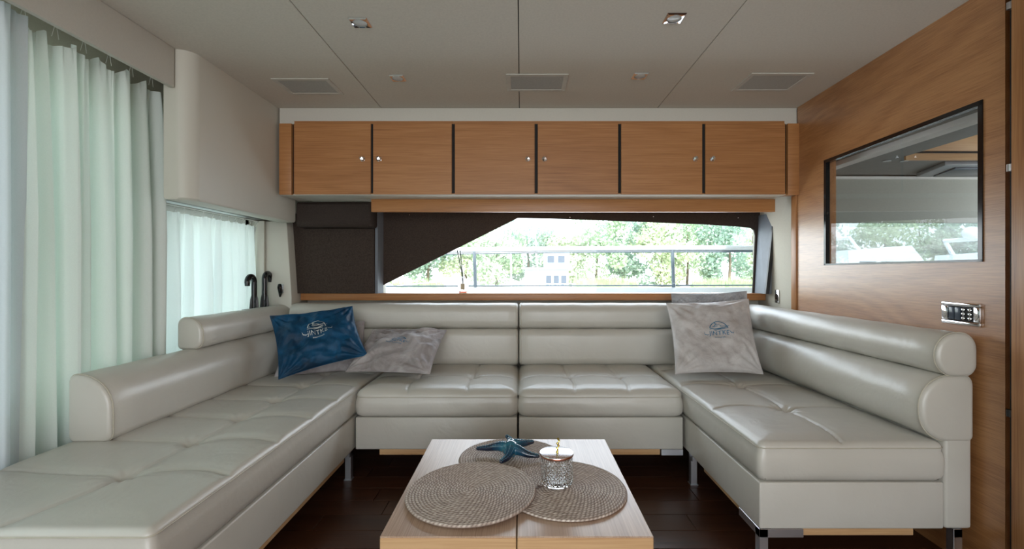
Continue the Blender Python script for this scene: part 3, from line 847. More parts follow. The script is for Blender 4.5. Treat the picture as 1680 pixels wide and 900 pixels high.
roll('backrest', rrect(1.353, 1.534, ZT - .004, EYE - .352, (.100, .02, .03, .105)), 'y', RY0 - .003, 3.02, sf, True, False)
roll('headrest', rrect(1.405, 1.546, EYE - .354, EYE - .206, (.068, .04, .055, .075)), 'y', RY0 - .004, 2.985, sf, True, False)
MB().box(RX0 + .022, RX0 + .05, RY0 + .15, 2.1, ZB - .030, ZB - .0005, .002).build('plinth', 'oak_edge', sf)
MB().box(RX0 + .155, 1.345, RY0 + .02, RY0 + .045, ZB - .030, ZB - .0005, .002).build('plinth', 'oak_edge', sf)
leg(RX0 + .004, RY0 + .006, 1, 1, sf); leg(1.50, RY0 + .006, -1, 1, sf, .03); leg(RX0 + .008, 2.25, 1, -1, sf, .05); leg(1.50, 2.95, -1, -1, sf, .03)

# ================================================================== COFFEE TABLE
tb = thing('coffee_table', (-.01, 1.36, 0), 'low oak coffee table with a split top between the sofa arms', 'table')
TZ = EYE - .60
for a, b in ((-.321, -.0112), (-.0088, .301)):
    t2 = MB().box(a, b, 1.051, 1.664, TZ - .004, TZ, .0015, 1).build('tabletop', 'oak_table', tb)
    MB().box(a, b, 1.0515, 1.6635, TZ - .075, TZ - .0042, .0015, 1).build('apron', 'oak_edge', tb)
MB().box(-.24, .22, 1.13, 1.58, .012, TZ - .076).build('pedestal', 'oak_edge', tb)
MB().box(-.28, .26, 1.09, 1.62, 0, .012).build('foot_plate', 'dark', tb)

# ================================================================== WOVEN MATS
def mat_disc(cx, cy, cz, R, label, tilt=0):
    pitch = .0083; nr = int(R / pitch) * 6; nt = 420
    V = []; T = []; F = []
    V.append((0, 0, .004)); T.append(.5)
    rg = random.Random(int(cx * 1000))
    jit = {}
    for i in range(1, nr + 1):
        r = R * i / nr
        ring = r / pitch; k = int(ring - 1e-6); fr = ring - k
        m_ = max(3, round(2 * PI * (k + .5) * pitch / .0115))
        for j in range(nt):
            a = 2 * PI * j / nt
            ph = (m_ * a / (2 * PI) + (1 if fr > .5 else -1) * (abs(fr - .5)) * .9 + k * .37)
            cell = (k, int(math.floor(ph)) % m_, fr > .5)
            if cell not in jit: jit[cell] = rg.random()
            s = abs(math.sin(PI * ph)) ** .6
            e = math.sin(PI * fr) ** .5
            h = .0035 + .0030 * e * (.35 + .65 * s) * (.8 + .4 * jit[cell])
            if i == nr: h = .0012
            if i == nr - 1: h = .0035
            V.append((r * math.cos(a), r * math.sin(a), h))
            T.append(max(0, min(1, e * s * (.75 + .4 * jit[cell]) - .02)))
    for j in range(nt): F.append((0, 1 + j, 1 + (j + 1) % nt))
    for i in range(nr - 1):
        o1 = 1 + i * nt; o2 = o1 + nt
        for j in range(nt): k = (j + 1) % nt; F.append((o1 + j, o2 + j, o2 + k, o1 + k))
    base = len(V)
    for j in range(nt): a = 2 * PI * j / nt; V.append(((R - .001) * math.cos(a), (R - .001) * math.sin(a), 0)); T.append(.4)
    o1 = 1 + (nr - 1) * nt
    for j in range(nt): k = (j + 1) % nt; F.append((o1 + j, base + j, base + k, o1 + k))
    F.append(tuple(base + j for j in range(nt))[::-1])
    me = bpy.data.meshes.new('place_mat'); me.from_pydata(V, [], F)
    at_ = me.attributes.new('tone', 'FLOAT', 'POINT'); at_.data.foreach_set('value', T)
    me.polygons.foreach_set('use_smooth', [True] * len(me.polygons)); me.materials.append(M['straw'])
    o = bpy.data.objects.new('place_mat', me); COL.objects.link(o); o.location = (cx, cy, cz); o['_o'] = (cx, cy, cz)
    tag(o, label, 'place mat', 'round woven place mats')
    return o
mat_disc(-.030, 1.490, TZ + .0002, .170, 'round woven straw mat at the back of the table, under the starfish')
m2 = mat_disc(.119, 1.278, TZ + .0045, .170, 'round woven straw mat at the right of the table, under the glass jar')
m3 = mat_disc(-.134, 1.248, TZ + .0095, .174, 'empty round woven straw mat at the front left of the table, overlapping the others')
m2.rotation_euler = (math.radians(.9), math.radians(.35), 0); m3.rotation_euler = (math.radians(1.2), math.radians(-1.2), 0)
MB().tube([(-.134 + .172, 1.255, TZ + .014), (.060, 1.262, TZ + .0165), (.045, 1.266, TZ + .016)], .002, 6).build('tail', 'straw', None)
o = bpy.data.objects['tail']; o.name = 'loose_strand'; tag(o, 'short dark loose straw end on the mats left of the jar', 'strand')

# ================================================================== STARFISH
ctr = Vector((-.034, 1.487, TZ + .0205))
tips = [Vector((-.142, 1.512, TZ + .014)), Vector((-.0610, 1.412, TZ + .012)), Vector((.053, 1.450, TZ + .014)), Vector((.038, 1.522, TZ + .032)), Vector((-.048, 1.560, TZ + .036))]
mb = MB(); beads = MB()
for k, t in enumerate(tips):
    d = t - ctr; side = Vector((-d.y, d.x, 0)).normalized() * (.010 if k % 2 else -.008)
    n = 10
    pts = [ctr + d * (i / n) + side * math.sin(PI * i / n) + Vector((0, 0, .010 * math.sin(PI * min(1, i / n * 1.4)) * (1 - i / n))) for i in range(n + 1)]
    rr = [.0225 * (1 - .74 * (i / n) ** .85) for i in range(n + 1)]
    mb.tube(pts, rr, 14); mb.ball(pts[-1], rr[-1], 10)
    if True:
        for i in range(1, n * 2 + 1):
            q = i / 2; i0 = min(int(q), n - 1); p = pts[i0].lerp(pts[i0 + 1], q - i0)
            r_ = rr[min(n, int(q))]
            if i > 2: beads.ball(p + Vector((0, 0, r_ * .97)), .0019, 8)
            if i > 3:
                sd = Vector((-d.y, d.x, 0)).normalized() * r_ * .72
                beads.ball(p + sd + Vector((0, 0, r_ * .66)), .0014, 6); beads.ball(p - sd + Vector((0, 0, r_ * .66)), .0014, 6)
mb.ball(ctr + Vector((0, 0, .002)), .027, 16)
o = mb.build('starfish', 'starfish')
md = o.modifiers.new('r', 'REMESH'); md.mode = 'VOXEL'; md.voxel_size = .0016
ms = o.modifiers.new('s', 'SMOOTH'); ms.iterations = 2; ms.factor = .5
dg = bpy.context.evaluated_depsgraph_get(); me2 = bpy.data.meshes.new_from_object(o.evaluated_get(dg))
o.modifiers.clear(); me2.name = 'starfish'; o.data = me2
me2.polygons.foreach_set('use_smooth', [True] * len(me2.polygons))
if not me2.materials: me2.materials.append(M['starfish'])
shift = Vector((ctr.x, ctr.y, ctr.z)) - o.location       # origin in the middle, for the glaze
me2.transform(Matrix.Translation(-shift)); o.location = ctr
mn = min((v.co.z for v in me2.vertices)); o.location.z = TZ + .0062 - mn
bo = beads.map(lambda x, y, z: (x - ctr.x, y - ctr.y, z - ctr.z)).build('bead_ridge', 'bead', None, local=True); bo.parent = o; bo['kind'] = 'stuff'
tag(o, 'glazed dark blue starfish with a teal centre lying on the back mat', 'starfish')

# ================================================================== GLASS JAR
JC = (.0985, 1.290, TZ + .0135)
jar = thing('glass_jar', JC, 'cut crystal jar with a flat silver lid standing on the right mat', 'jar')
def facet(r, z, a):
    if z < .006 or z > .070: return r
    u = a / (2 * PI) * 26; v = z / .0125
    p = abs(((u + v / 1) % 1) - .5) * 2; q = abs(((u - v / 1) % 1) - .5) * 2
    return r - .0024 * (1 - min(p, q)) + .0010
prof = [(.036, 0), (.041, .001), (.0435, .005)] + [(.0440, .006 + k * .0016) for k in range(41)] + [(.0435, .076), (.0435, .078), (.0400, .078)] + [(.0392, .070), (.0388, .014), (.035, .009), (.001, .008)]
MB().lathe(prof, JC, 208, facet).build('body', 'crystal', jar, sharp=12)
z = JC[2] + .0785
ld = MB().lathe([(.0462, 0), (.0468, .001), (.0468, .0055), (.0462, .0068), (.045, .0072), (.0005, .0072)], (JC[0], JC[1], z), 64).build('lid', 'lid', jar)
MB().lathe([(.0469, .0012), (.0474, .002), (.0474, .0044), (.0469, .0052)], (JC[0], JC[1], z), 64).build('rim', 'copper', ld)
MB().lathe([(.0385, -.004), (.0385, 0)], (JC[0], JC[1], z - .0005), 48).build('seal_ring', 'copper', ld)
mb = MB(); zk = z + .0072
mb.lathe([(.0045, 0), (.0040, .003), (.0022, .004)], (JC[0] + .002, JC[1], zk), 16)
pts = []
for k in range(26):
    t = k / 25; a = t * 5 * PI
    pts.append((JC[0] + .002 + .0018 * math.cos(a) + .004 * t, JC[1] + .0018 * math.sin(a), zk + .003 + .034 * t))
mb.tube(pts, [.0026 + .0012 * math.sin(k * 1.3) for k in range(26)], 8)
mb.build('knob', 'gold', ld)

# ================================================================== REED DIFFUSER
bc = at(760, 480, 3.075); bc.z = .8806
df = thing('reed_diffuser', bc, 'small square glass reed diffuser bottle on the window ledge', 'diffuser')
MB().prism([(bc.x - .030, .8808), (bc.x + .030, .8808), (bc.x + .031, .955), (bc.x + .024, .972), (bc.x + .012, .978), (bc.x - .012, .978), (bc.x - .024, .972), (bc.x - .031, .955)], 1, bc.y - .026, bc.y + .026, .002).build('bottle', 'crystal', df)
MB().box(bc.x - .026, bc.x + .026, bc.y - .022, bc.y + .022, .884, .892).build('oil', 'oil', df)
MB().box(bc.x - .014, bc.x + .014, bc.y - .0275, bc.y - .0265, .905, .945).build('label', 'paper', df)
MB().lathe([(.012, 0), (.012, .010), (.009, .012)], (bc.x, bc.y, .978), 16).build('collar', 'satin', df)
for dx in (-.034, -.018):
    MB().tube([(bc.x + .004, bc.y, .90), (bc.x + dx * .35, bc.y, 1.03), (bc.x + dx * 1.2, bc.y + .01, 1.165)], .0034, 6).build('reed', 'black', df)

# ================================================================== PILLOWS
def wr2(u, v, seed): return noise.fractal(Vector((u * 2.2 + seed, v * 2.2, seed * .7)), 1, 2, 4)
class Pillow:
    """corners TL, TR, BR, BL as seen from the front; thickness th; the front bulges along n"""
    def __init__(s, c, th, seed, wrinkle=.006, pinch=.05, back=.6):
        s.c = [Vector(p) for p in c]; s.th = th; s.seed = seed; s.wk = wrinkle; s.pinch = pinch; s.back = back
        s.n = (s.c[3] - s.c[0]).cross(s.c[1] - s.c[0]).normalized()
        if s.n.dot(Vector((0, -1, .4))) < 0: s.n = -s.n
        s.mid = sum(s.c, Vector()) / 4
    def pt(s, u, v, side=1, off=0):
        """u,v in -1..1, v up"""
        pu = u * (1 - s.pinch * (1 - v * v)); pv = v * (1 - s.pinch * (1 - u * u))
        a, b = (pu + 1) / 2, (1 - pv) / 2
        p = (s.c[0] * (1 - a) + s.c[1] * a) * (1 - b) + (s.c[3] * (1 - a) + s.c[2] * a) * b
        e = max(0, 1 - u * u) ** .45 * max(0, 1 - v * v) ** .45
        ee = min(1, e * 1.6)
        h = s.th * .5 * e * (1 if side > 0 else s.back)
        if side > 0:
            h += s.wk * wr2(u, v, s.seed) * 1.6 * ee
            for (cu, cv) in ((-1, -1), (1, -1), (1, 1), (-1, 1)):     # gathers running in from the corners
                d = math.hypot(u - cu, v - cv); th = math.atan2(v - cv, u - cu)
                h += s.wk * .55 * math.sin(th * 14 + s.seed + cu) * math.exp(-((d - .42) / .28) ** 2) * ee
        return p + s.n * (h * side + off)
    def mesh(s, name, mat, parent, n=70, extra=None):
        V = []; F = []
        N = n + 1
        for side in (1, -1):
            for j in range(N):
                for i in range(N):
                    u = math.sin((i / n - .5) * PI); v = math.sin((j / n - .5) * PI)
                    V.append(s.pt(u, v, side, extra(u, v) if extra and side > 0 else 0))
        for j in range(n):
            for i in range(n):
                F.append((j * N + i, j * N + i + 1, (j + 1) * N + i + 1, (j + 1) * N + i))
                o = N * N; F.append((o + j * N + i, o + (j + 1) * N + i, o + (j + 1) * N + i + 1, o + j * N + i + 1))
        mb = MB(); mb.add(V, F)
        b = bmesh.new(); tmp = bpy.data.meshes.new('t'); tmp.from_pydata([p[:] for p in V], [], F); b.from_mesh(tmp); bpy.data.meshes.remove(tmp)
        bmesh.ops.remove_doubles(b, verts=b.verts[:], dist=.0004)
        mb = MB(); mb.bm(b)
        return mb.build(name, mat, parent, sharp=80)
    def seam(s, parent, mat):
        k = 40; L = []
        e = [(-1, -1, 1, -1), (1, -1, 1, 1), (1, 1, -1, 1), (-1, 1, -1, -1)]
        for (a, b, c, d) in e:
            for i in range(k): t = i / k; L.append(s.pt(a + (c - a) * t, b + (d - b) * t, 1))
        MB().loop(L, .0022, 6).build('piping', mat, parent)

def ribbon(pts, wd):
    V = []; F = []
    n = len(pts)
    for i, p in enumerate(pts):
        a = pts[max(0, i - 1)]; b = pts[min(n - 1, i + 1)]
        dx, dy = b[0] - a[0], b[1] - a[1]; L = math.hypot(dx, dy) or 1
        w_ = wd if not isinstance(wd, list) else wd[i]
        V.append((p[0] - dy / L * w_, p[1] + dx / L * w_)); V.append((p[0] + dy / L * w_, p[1] - dx / L * w_))
    for i in range(n - 1): F.append((2 * i, 2 * i + 1, 2 * i + 3, 2 * i + 2))
    return V, F

def text2d(body, size, cx, cy, sx=1.0):
    cu = bpy.data.curves.new('t', 'FONT'); cu.body = body; cu.size = size; cu.align_x = 'CENTER'; cu.resolution_u = 3
    cu.space_character = 1.05
    o = bpy.data.objects.new('t', cu); COL.objects.link(o); bpy.context.view_layer.update()
    me = bpy.data.meshes.new_from_object(o.evaluated_get(bpy.context.evaluated_depsgraph_get()))
    V = [(v.co.x * sx + cx, v.co.y + cy) for v in me.vertices]; F = [tuple(p.vertices) for p in me.polygons]
    bpy.data.objects.remove(o); bpy.data.meshes.remove(me); bpy.data.curves.remove(cu)
    return V, F

def emblem(P, cu, cv, k, mat, parent, word, aspect=1.0, rot=0):
    """yacht under an arc with the word and swooshes below; drawn in pillow u,v space, centre (cu,cv), half width k"""
    V = []; F = []
    def put(vf):
        v_, f_ = vf; n = len(V); V.extend(v_); F.extend(tuple(i + n for i in q) for q in f_)
    w_ = .03
    put(ribbon([(.62 * math.cos(t), .62 * math.sin(t)) for t in np.linspace(.12, PI - .12, 30)], w_))
    put(ribbon([(-.60, .08), (-.3, .02), (.1, .04), (.45, .12), (.75, .24)], [.02, .03, .035, .03, .01]))       # hull
    put(ribbon([(-.5, .16), (-.2, .24), (.2, .22), (.55, .24)], .018))                                  # deck line
    put(ribbon([(-.32, .24), (-.2, .36), (.05, .34), (.2, .25)], .02))                                  # cabin
    put(ribbon([(-.2, .36), (-.25, .56), (-.12, .40)], .025))                                           # arch
    put(ribbon([(-.66, .0), (-.2, -.05), (.3, -.02), (.66, .05)], .02))                                 # waterline
    put(text2d(word, .46, 0, -.46, .95))
    put(text2d('YACHTS', .17, 0, -.70, 1.3)) if False else None
    for i in range(9): put(ribbon([(-.36 + i * .09, -.66), (-.31 + i * .09, -.66)], .035))
    put(ribbon([(-1.05, -.16), (-.98, -.36), (-.80, -.42), (-.66, -.36)], [.005, .025, .025, .005]))
    put(ribbon([(1.05, -.16), (.98, -.36), (.80, -.30), (.70, -.16)], [.005, .025, .025, .005]))
    mb = MB(); cr, sr = math.cos(rot), math.sin(rot)
    mb.add([P.pt(cu + k * (x * cr - y_ * sr), cv + k * aspect * (x * sr + y_ * cr), 1, .0016) for x, y_ in V], F)
    return mb.build('embroidery', mat, parent, sharp=80, fix=False)

def pillow(name, corners, th, seed, mat, label, group='loose sofa pillows', **kw):
    P = Pillow(corners, th, seed, **kw)
    org = Vector((P.mid.x, P.mid.y, min(c.z for c in P.c)))
    t_ = thing('pillow', org, label, 'pillow', group)
    return P, t_

P, t_ = pillow('pillow', [at(470, 532, 2.775), at(598, 526, 2.80), at(602, 606, 2.70), at(450, 618, 2.52)], .075, 4.2, 'grey_velvet', 'grey velvet pillow mostly hidden behind the blue pillow', wrinkle=.004)
P.mesh('cover', 'grey_velvet', t_); P.seam(t_, 'grey_velvet')
P, t_ = pillow('pillow', [at(612, 540, 2.775), at(733, 541, 2.775), at(705, 613, 2.445), at(567, 609, 2.465)], .11, 9.1, 'grey_velvet', 'grey velvet pillow lying flat right of the blue pillow', wrinkle=.013)
P.mesh('cover', 'grey_velvet', t_); P.seam(t_, 'grey_velvet'); emblem(P, -.02, .12, .30, 'thread_blue', t_, 'JINTKE')
P, t_ = pillow('pillow', [at(443, 518, 2.56), at(578, 502, 2.74), at(603, 582, 2.52), at(457, 622, 2.375)], .115, 2.6, 'blue_velvet', 'deep blue velvet pillow with silver emblem leaning in the left sofa corner', wrinkle=.016, pinch=.07)
P.mesh('cover', 'blue_velvet', t_); P.seam(t_, 'blue_velvet'); emblem(P, .0, .18, .36, 'thread_silver', t_, 'JINTKE', 1.1)
P, t_ = pillow('pillow', [at(1101, 481, 2.83), at(1225, 477, 2.83), at(1238, 600, 2.70), at(1108, 600, 2.70)], .07, 6.4, 'waffle', 'textured grey waffle pillow standing behind the pale grey emblem pillow', wrinkle=.002)
def waf(u, v): return .0048 * abs(math.sin((u * 9 + v * 9) * PI)) * abs(math.sin((u * 9 - v * 9) * PI)) * min(1, (1 - u * u) * (1 - v * v) * 8)
P.mesh('cover', 'waffle', t_, 160, waf); P.seam(t_, 'waffle')
P, t_ = pillow('pillow', [at(1093, 497, 2.70), at(1228, 490, 2.70), at(1252, 613, 2.46), at(1108, 613, 2.46)], .12, 1.3, 'pale_velvet', 'pale grey square pillow with blue emblem leaning in the right sofa corner', wrinkle=.012, pinch=.06)
P.mesh('cover', 'pale_velvet', t_); P.seam(t_, 'pale_velvet'); emblem(P, .07, .06, .35, 'thread_blue', t_, 'JINTKE')

# ================================================================== UMBRELLAS, SWITCHES
hb = thing('umbrella_holder', (-1.585, 2.78, 0), 'narrow black holder between the sofa corner and the short curtain', 'holder')
mb = MB(); x0, x1, y0, y1, zz = -1.613, -1.560, 2.675, 2.875, .803
mb.box(x0, x0 + .003, y0, y1, 0, zz).box(x1 - .003, x1, y0, y1, 0, zz).box(x0, x1, y0, y0 + .003, 0, zz).box(x0, x1, y1 - .003, y1, 0, zz).box(x0, x1, y0, y1, 0, .004)
mb.build('box', 'black', hb)
def umbrella(px, d, top, label, flip, lean):
    x = (px - 855) * d / 760
    t_ = thing('umbrella', (x, d, .02), label, 'umbrella', 'black umbrellas in the corner')
    R_ = .034
    c = Vector((x, d + flip * R_, top - R_))
    pts = [(x, d, .70), (x, d, top - R_)] + [(x + lean * .02 * math.sin(a), d + flip * (R_ - R_ * math.cos(a)), top - R_ + R_ * math.sin(a)) for a in np.linspace(0, PI, 14)[1:]]
    pts.append((x, d + flip * 2 * R_, top - R_ - .022))
    MB().tube(pts, [.0155] * (len(pts) - 1) + [.013], 14).build('handle', 'black', t_)
    MB().tube([(x, d, .03), (x, d, .70)], .005, 8).build('shaft', 'satin', t_)
    mb = MB(); seg = 24
    R2 = [[(x + r * (1 + .25 * math.cos(8 * a)) * math.cos(a), d + r * (1 + .25 * math.cos(8 * a)) * math.sin(a), z) for a in np.linspace(0, 2 * PI, seg, endpoint=False)] for r, z in ((.007, .04), (.014, .2), (.022, .5), (.021, .80), (.017, .86), (.008, .905))]
    mb.rings(R2); mb.build('canopy', 'dark', t_)
    return t_
t1 = umbrella(417, 2.735, .995, 'black crook umbrella handle, the left one against the short curtain', -1, 0)
t1 = umbrella(434, 2.86, 1.012, 'black crook umbrella handle, the right one beside the white pillar', 1, 0)

def switch(loc, rotz, label):
    t_ = thing('socket', loc, label, 'socket')
    x, y, z = 0, 0, 0
    def lb(*a, **k): return MB().box(*a, **k)
    o1 = lb(-.021, .021, -.008, 0, -.040, .040, .003).build('plate', 'chrome', None, local=True); o1.parent = t_
    o2 = MB().tube([(0, -.008, -.001), (0, -.011, -.001)], .015, 20).map(lambda a, b, c: (a, b, c * 1.25)).build('insert', 'black', None, local=True); o2.parent = t_
    o3 = lb(-.012, .012, -.0095, -.008, .024, .030).build('slot', 'dark', None, local=True); o3.parent = t_
    t_.rotation_euler = (0, 0, rotz)
    return t_
p = at(1275.5, 486, 2.885)
switch((1.565 + .012 + .0286 * (2.885 - 2.13) , 2.885, p.z), -PI / 2, 'small chrome socket plate on the pale wall right of the window')
t_ = thing('wall_latch', (-1.508, 2.915, .90), 'small black and chrome latch on the white pillar beside the umbrellas', 'latch')
MB().box(-1.527, -1.495, 2.909, 2.919, .888, .944, .002).build('plate', 'satin', t_)
MB().tube([(-1.512, 2.900, .942), (-1.507, 2.892, .925), (-1.503, 2.892, .895), (-1.508, 2.898, .865)], [.010, .014, .012, .005], 10).build('lever', 'black', t_)

# control panel on the wood wall
cp = thing('control_panel', (1.555, 1.625, EYE - .19), 'chrome control panel with two rockers and six buttons on the wood wall', 'control panel')
xw = X0 + .0286 * (1.625 - 2.13)
ya, yb, za, zb = 1.555, 1.697, EYE - .185, EYE - .107
mb = MB(); iy0, iy1, iz0, iz1 = 1.577, 1.672, za + .013, zb - .013
for a in ((ya, yb, za, iz0), (ya, yb, iz1, zb), (ya, iy0, iz0, iz1), (iy1, yb, iz0, iz1)):
    mb.box(xw - .012, xw + .001, a[0], a[1], a[2], a[3], .003)
mb.build('bezel', 'chrome', cp)
MB().box(xw - .008, xw, iy0, iy1, iz0, iz1).build('inset', 'black', cp)
for k in range(2):
    y_ = iy1 - .004 - k * .023
    MB().box(xw - .012, xw - .008, y_ - .020, y_, iz0 + .004, iz1 - .004, .002).build('rocker', 'tan_cloth', cp)
for c_ in range(2):
    for r_ in range(3):
        MB().ball((xw - .010, 1.6145 - c_ * .024, EYE - .131 - r_ * .0148), .0062, 12, (.8, 1, 1)).build('button', 'chrome', cp)

# ================================================================== OUTSIDE
struct('ground_water', MB().box(-90, 90, 3.9, 130, -1.2, -1.0), 'water').name = 'river'
tag(bpy.data.objects['river'], kind='structure')
struct('river_bank', MB().box(-60, 80, 34, 60, -1.4, -.25), 'sand')
struct('side_deck', MB().box(-3.0, 2.2, 3.22, 4.05, .40, .55), 'white')
struct('bulwark', MB().box(-3.0, 2.2, 4.05, 4.10, .30, .885, .01), 'white')
gr = thing('deck_railing', (0, 4.03, .55), 'white tubular guard rail outside the window behind the sofa', 'railing')
pts = [(-2.6, 4.07, EYE + .175), (-.9, 4.07, EYE + .188), (.3, 4.07, EYE + .205), (1.2, 4.07, EYE + .21), (2.25, 4.07, EYE + .213)]
MB().tube(pts, .021, 12).build('top_rail', 'white', gr)
MB().tube([(p[0], p[1], p[2] - .030) for p in pts], .009, 8).build('rail_shade', 'rail_steel', gr)  # dark tube added as the shadow line under the top rail
MB().tube([(-2.6, 4.07, .892), (2.25, 4.07, .905)], .006, 8).build('wire', 'rail_steel', gr)
for px in (430, 780, 1105):
    x = (px - 855) * 4.07 / 760
    MB().tube([(x, 4.07, .886), (x - .01, 4.07, EYE + .20)], .015, 10).build('post', 'rail_steel', gr)

def tree(x, y, h, wd, mat, seed, label, base=-.25, n=4200, leaf=.19):
    rg = random.Random(seed)
    t_ = thing('tree', (x, y, base), label, 'tree', 'trees on the far bank')
    V = []; F = []
    blobs = [(x + rg.uniform(-.5, .5) * wd, y + rg.uniform(-.4, .4) * wd, base + h * rg.uniform(.13, .92), rg.uniform(.16, .34) * wd) for _ in range(17)]
    for k in range(n):
        bx, by, bz, br = blobs[rg.randrange(len(blobs))]
        d = Vector((rg.gauss(0, 1), rg.gauss(0, 1), rg.gauss(0, 1))).normalized() * br * rg.uniform(.6, 1.05)
        c = Vector((bx, by, bz)) + d
        a = Vector((rg.gauss(0, 1), rg.gauss(0, 1), rg.gauss(0, 1))).normalized(); b = a.cross(Vector((rg.gauss(0, 1), rg.gauss(0, 1), rg.gauss(0, 1)))).normalized()
        s_ = leaf * rg.uniform(.5, 1.2)
        n0 = len(V); V += [c + a * s_, c + b * s_ * .6, c - a * s_, c - b * s_ * .6]; F.append((n0, n0 + 1, n0 + 2, n0 + 3))
    o = MB().add(V, F).build('foliage', mat, t_, fix=False); o['kind'] = 'stuff'
    MB().tube([(x, y, base), (x + .1, y, base + h * .35), (x - .05, y, base + h * .75)], [.14, .11, .05], 8).build('trunk', 'bark', t_)
rg = random.Random(11)
tl = [(-30, 44, 8), (-25, 42, 7.2), (-20.5, 44, 6.2), (-16.5, 41, 5.0), (-12.5, 43, 6.0), (-8.5, 42, 4.7), (-5.2, 43, 5.3), (-2.2, 41, 5.0), (.6, 44, 6.4), (3.6, 42, 5.2), (6.6, 41, 6.6), (9.4, 43, 7.0), (12.4, 41, 6.2), (15.4, 43, 7.4), (18.4, 41, 6.2), (21.5, 43, 6.8), (25, 42, 5.6), (29, 44, 7.2), (33, 42, 6.2), (37, 43, 6.8), (41, 42, 6.0), (45, 43, 7)]
desc = ['dense dark green', 'pale yellow-green', 'mid green']
for i, (x, y, h) in enumerate(tl):
    k = (i * 7 + 1) % 3
    vis = ['from the left behind the brown cloth', 'from the left of those left of the houseboat', 'from the left of those behind the houseboat', 'from the left of those right of the houseboat', 'from the left at the window\'s right end', 'from the left through the wood wall pane'][0 if x < -9 else 1 if x < .4 else 2 if x < 4 else 3 if x < 13 else 4 if x < 22 else 5]
    rank = sum(1 for q in tl[:i] if (0 if q[0] < -9 else 1 if q[0] < .4 else 2 if q[0] < 4 else 3 if q[0] < 13 else 4 if q[0] < 22 else 5) == (0 if x < -9 else 1 if x < .4 else 2 if x < 4 else 3 if x < 13 else 4 if x < 22 else 5))
    ordn = ['first', 'second', 'third', 'fourth', 'fifth', 'sixth', 'seventh'][rank]
    tree(x, y, h, 4.2, ["leaf_b", 'leaf_c', 'leaf_a'][k], 100 + i, f'{desc[k]} tree, {ordn} {vis}')
# green bank seen through the side curtains
for i, (y, h) in enumerate(((-3, 6), (1.5, 7), (6, 6), (11, 7))):
    tree(-14, y, h, 6, 'leaf_a', 300 + i, f'green tree outside the side windows, {["aftmost", "second from aft", "third from aft", "foremost"][i]} of four', n=900, leaf=.5)
    bpy.context.scene.collection.objects[-1]
# reeds along the bank
V = []; F = []
for k in range(5000):
    cl = rg.choice([(4, 8, 35), (5, 9, 35.5), (13, 17, 34.6), (15, 19, 35), (22, 34, 35), (-14, -6, 35)])
    x = rg.uniform(cl[0], cl[1]); y = cl[2] + rg.uniform(0, 1.2); h = rg.uniform(.5, 1.0)
    n0 = len(V); V += [(x - .03, y, -.3), (x + .03, y, -.3), (x + rg.uniform(-.1, .1), y, -.3 + h)]; F.append((n0, n0 + 1, n0 + 2))
o = MB().add(V, F).build('reeds', 'reed', fix=False); tag(o, 'pale green reeds along the far bank seen through the main window', 'reeds', kind='stuff')
# houseboat
hx, hy = 1.75, 31.0
t_ = thing('houseboat', (hx, hy, -.9), 'white two-storey houseboat moored across the water, seen through the main window', 'boat')
MB().box(hx - 2.0, hx + 1.9, hy - .8, hy + 1.6, -1.0, -.35, .05).build('hull', 'white', t_)
MB().box(hx - 1.5, hx + 1.4, hy - .3, hy + 1.3, -.35, 1.25, .03).build('cabin', 'boat_grey', t_)
MB().box(hx - .2, hx + 1.5, hy - .1, hy + 1.2, 1.25, 2.35, .03).build('wheelhouse', 'boat_grey', t_)
MB().box(hx - 1.7, hx + 1.7, hy - .5, hy + 1.4, 1.22, 1.32).build('roof', 'offwhite', t_)
for k in range(3): MB().box(hx - .1 + k * .5, hx + .25 + k * .5, hy - .33, hy - .28, .1, .8).build('window', 'tan_cloth', t_)
for k in range(2): MB().box(hx + .0 + k * .7, hx + .45 + k * .7, hy - .14, hy - .08, 1.65, 2.1).build('window', 'tan_cloth', t_)
MB().box(hx - 1.3, hx - .7, hy - .33, hy - .28, -.3, .9).build('door', 'offwhite', t_)
for k in range(8): MB().tube([(hx - 1.9 + k * .5, hy - .78, -.35), (hx - 1.9 + k * .5, hy - .78, .25)], .03, 6).build('rail_post', 'offwhite', t_)
MB().tube([(hx - 2, hy - .78, .25), (hx + 1.8, hy - .78, .25)], .03, 6).build('rail', 'offwhite', t_)
for x in (-.5, 1.0): 
    o = MB().tube([(x * 1.2 + .0, 30, -1.0), (x * 1.2 - .1 * (1 if x < 0 else 3), 30, 3.6)], .05, 8).build('mooring_pole', 'offwhite')
    tag(o, 'pale mast rising left of the houseboat' if x < 0 else 'pale mast rising in front of the houseboat', 'mast')

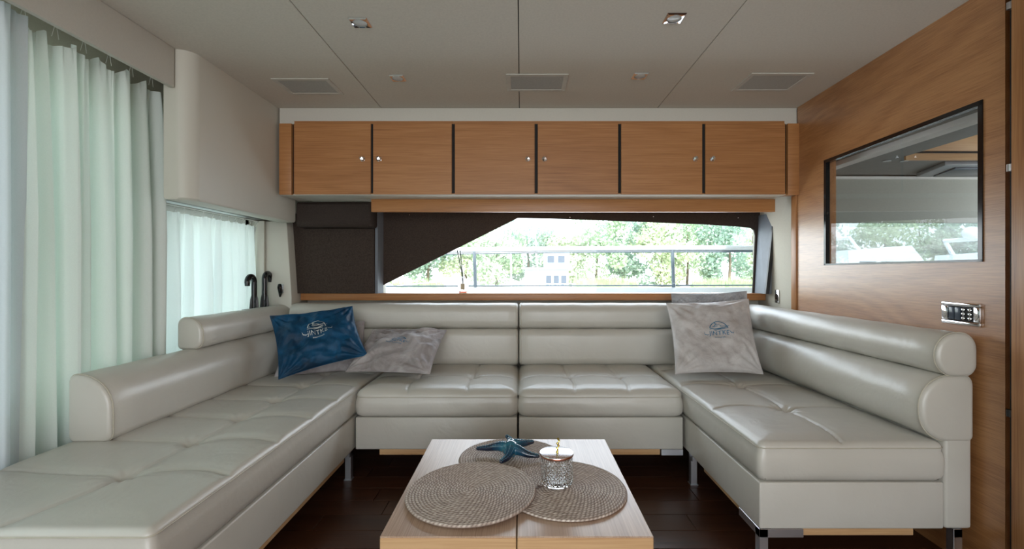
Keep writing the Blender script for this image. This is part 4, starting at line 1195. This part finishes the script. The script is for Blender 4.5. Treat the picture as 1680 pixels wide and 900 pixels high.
def motorboat(cx, cy, L, label, flip=1, z=-1.0, dome=None, sc=1.0):
    t_ = thing('motorboat', (cx, cy, z), label, 'boat', 'moored white motorboats')
    f = lambda a: cx + flip * a * L
    R = []
    for s_, wd, zt in ((-.5, .16, .95), (-.45, .18, .95), (0, .20, 1.0), (.25, .17, 1.1), (.42, .07, 1.25), (.5, .01, 1.35)):
        R.append([(f(s_), cy - wd * L, z + zt * sc), (f(s_ * .97), cy - wd * L * .8, z), (f(s_ * .97), cy + wd * L * .8, z), (f(s_), cy + wd * L, z + zt * sc)])
    MB().rings(R).build('hull', 'white', t_)
    R = []
    for s_, wd, zt in ((-.30, .13, 1.0), (-.28, .14, 1.75), (.02, .13, 1.85), (.12, .12, 1.4), (.22, .10, 1.15)):
        R.append([(f(s_), cy - wd * L, z + .98 * sc), (f(s_), cy - wd * L * .85, z + zt * sc), (f(s_), cy + wd * L * .85, z + zt * sc), (f(s_), cy + wd * L, z + .98 * sc)])
    MB().rings(R).build('cabin', 'white', t_)
    for k in range(3):
        a = -.24 + k * .10
        MB().add([(f(a), cy - .139 * L - .01, z + 1.2 * sc), (f(a + .085), cy - .137 * L - .01, z + 1.2 * sc), (f(a + .08), cy - .13 * L - .01, z + 1.55 * sc), (f(a + .01), cy - .13 * L - .01, z + 1.55 * sc),
                  (f(a), cy - .12 * L, z + 1.2 * sc), (f(a + .085), cy - .12 * L, z + 1.2 * sc), (f(a + .08), cy - .11 * L, z + 1.55 * sc), (f(a + .01), cy - .11 * L, z + 1.55 * sc)],
                 [(0, 1, 2, 3), (4, 7, 6, 5), (0, 4, 5, 1), (1, 5, 6, 2), (2, 6, 7, 3), (3, 7, 4, 0)]).build('window', 'tan_cloth', t_)
    pts = [(f(-.22), cy - .11 * L, z + 1.75 * sc), (f(-.26), cy - .10 * L, z + 2.0 * sc), (f(-.26), cy + .10 * L, z + 2.0 * sc), (f(-.22), cy + .11 * L, z + 1.75 * sc)]
    MB().tube(pts, .05, 8).build('radar_arch', 'white', t_)
    if dome: MB().ball((f(-.26), cy, z + 2.0 * sc + dome * .8), dome, 20, (1, 1, .85)).build('radar_dome', 'white', t_)
    MB().tube([(f(-.45), cy - .18 * L, z + 1.35 * sc), (f(.1), cy - .19 * L, z + 1.5 * sc), (f(.45), cy - .06 * L, z + 1.75 * sc)], .02, 6).build('bow_rail', 'satin', t_)
    return t_
motorboat(-5.4, 16.5, 7.0, 'white motorboat moored left of the houseboat, behind the reed diffuser', 1, -1.0)
motorboat(11.8, 10.4, 6.5, 'white motorboat with a radar dome, right one seen through the wood wall pane', 1, -1.0, .17, 1.38)
motorboat(10.7, 13.5, 6.0, 'white motorboat with a small dome, left one seen through the wood wall pane', 1, -1.0, .14, 1.49)
for o in list(bpy.data.objects):
    if '_o' in o: del o['_o']
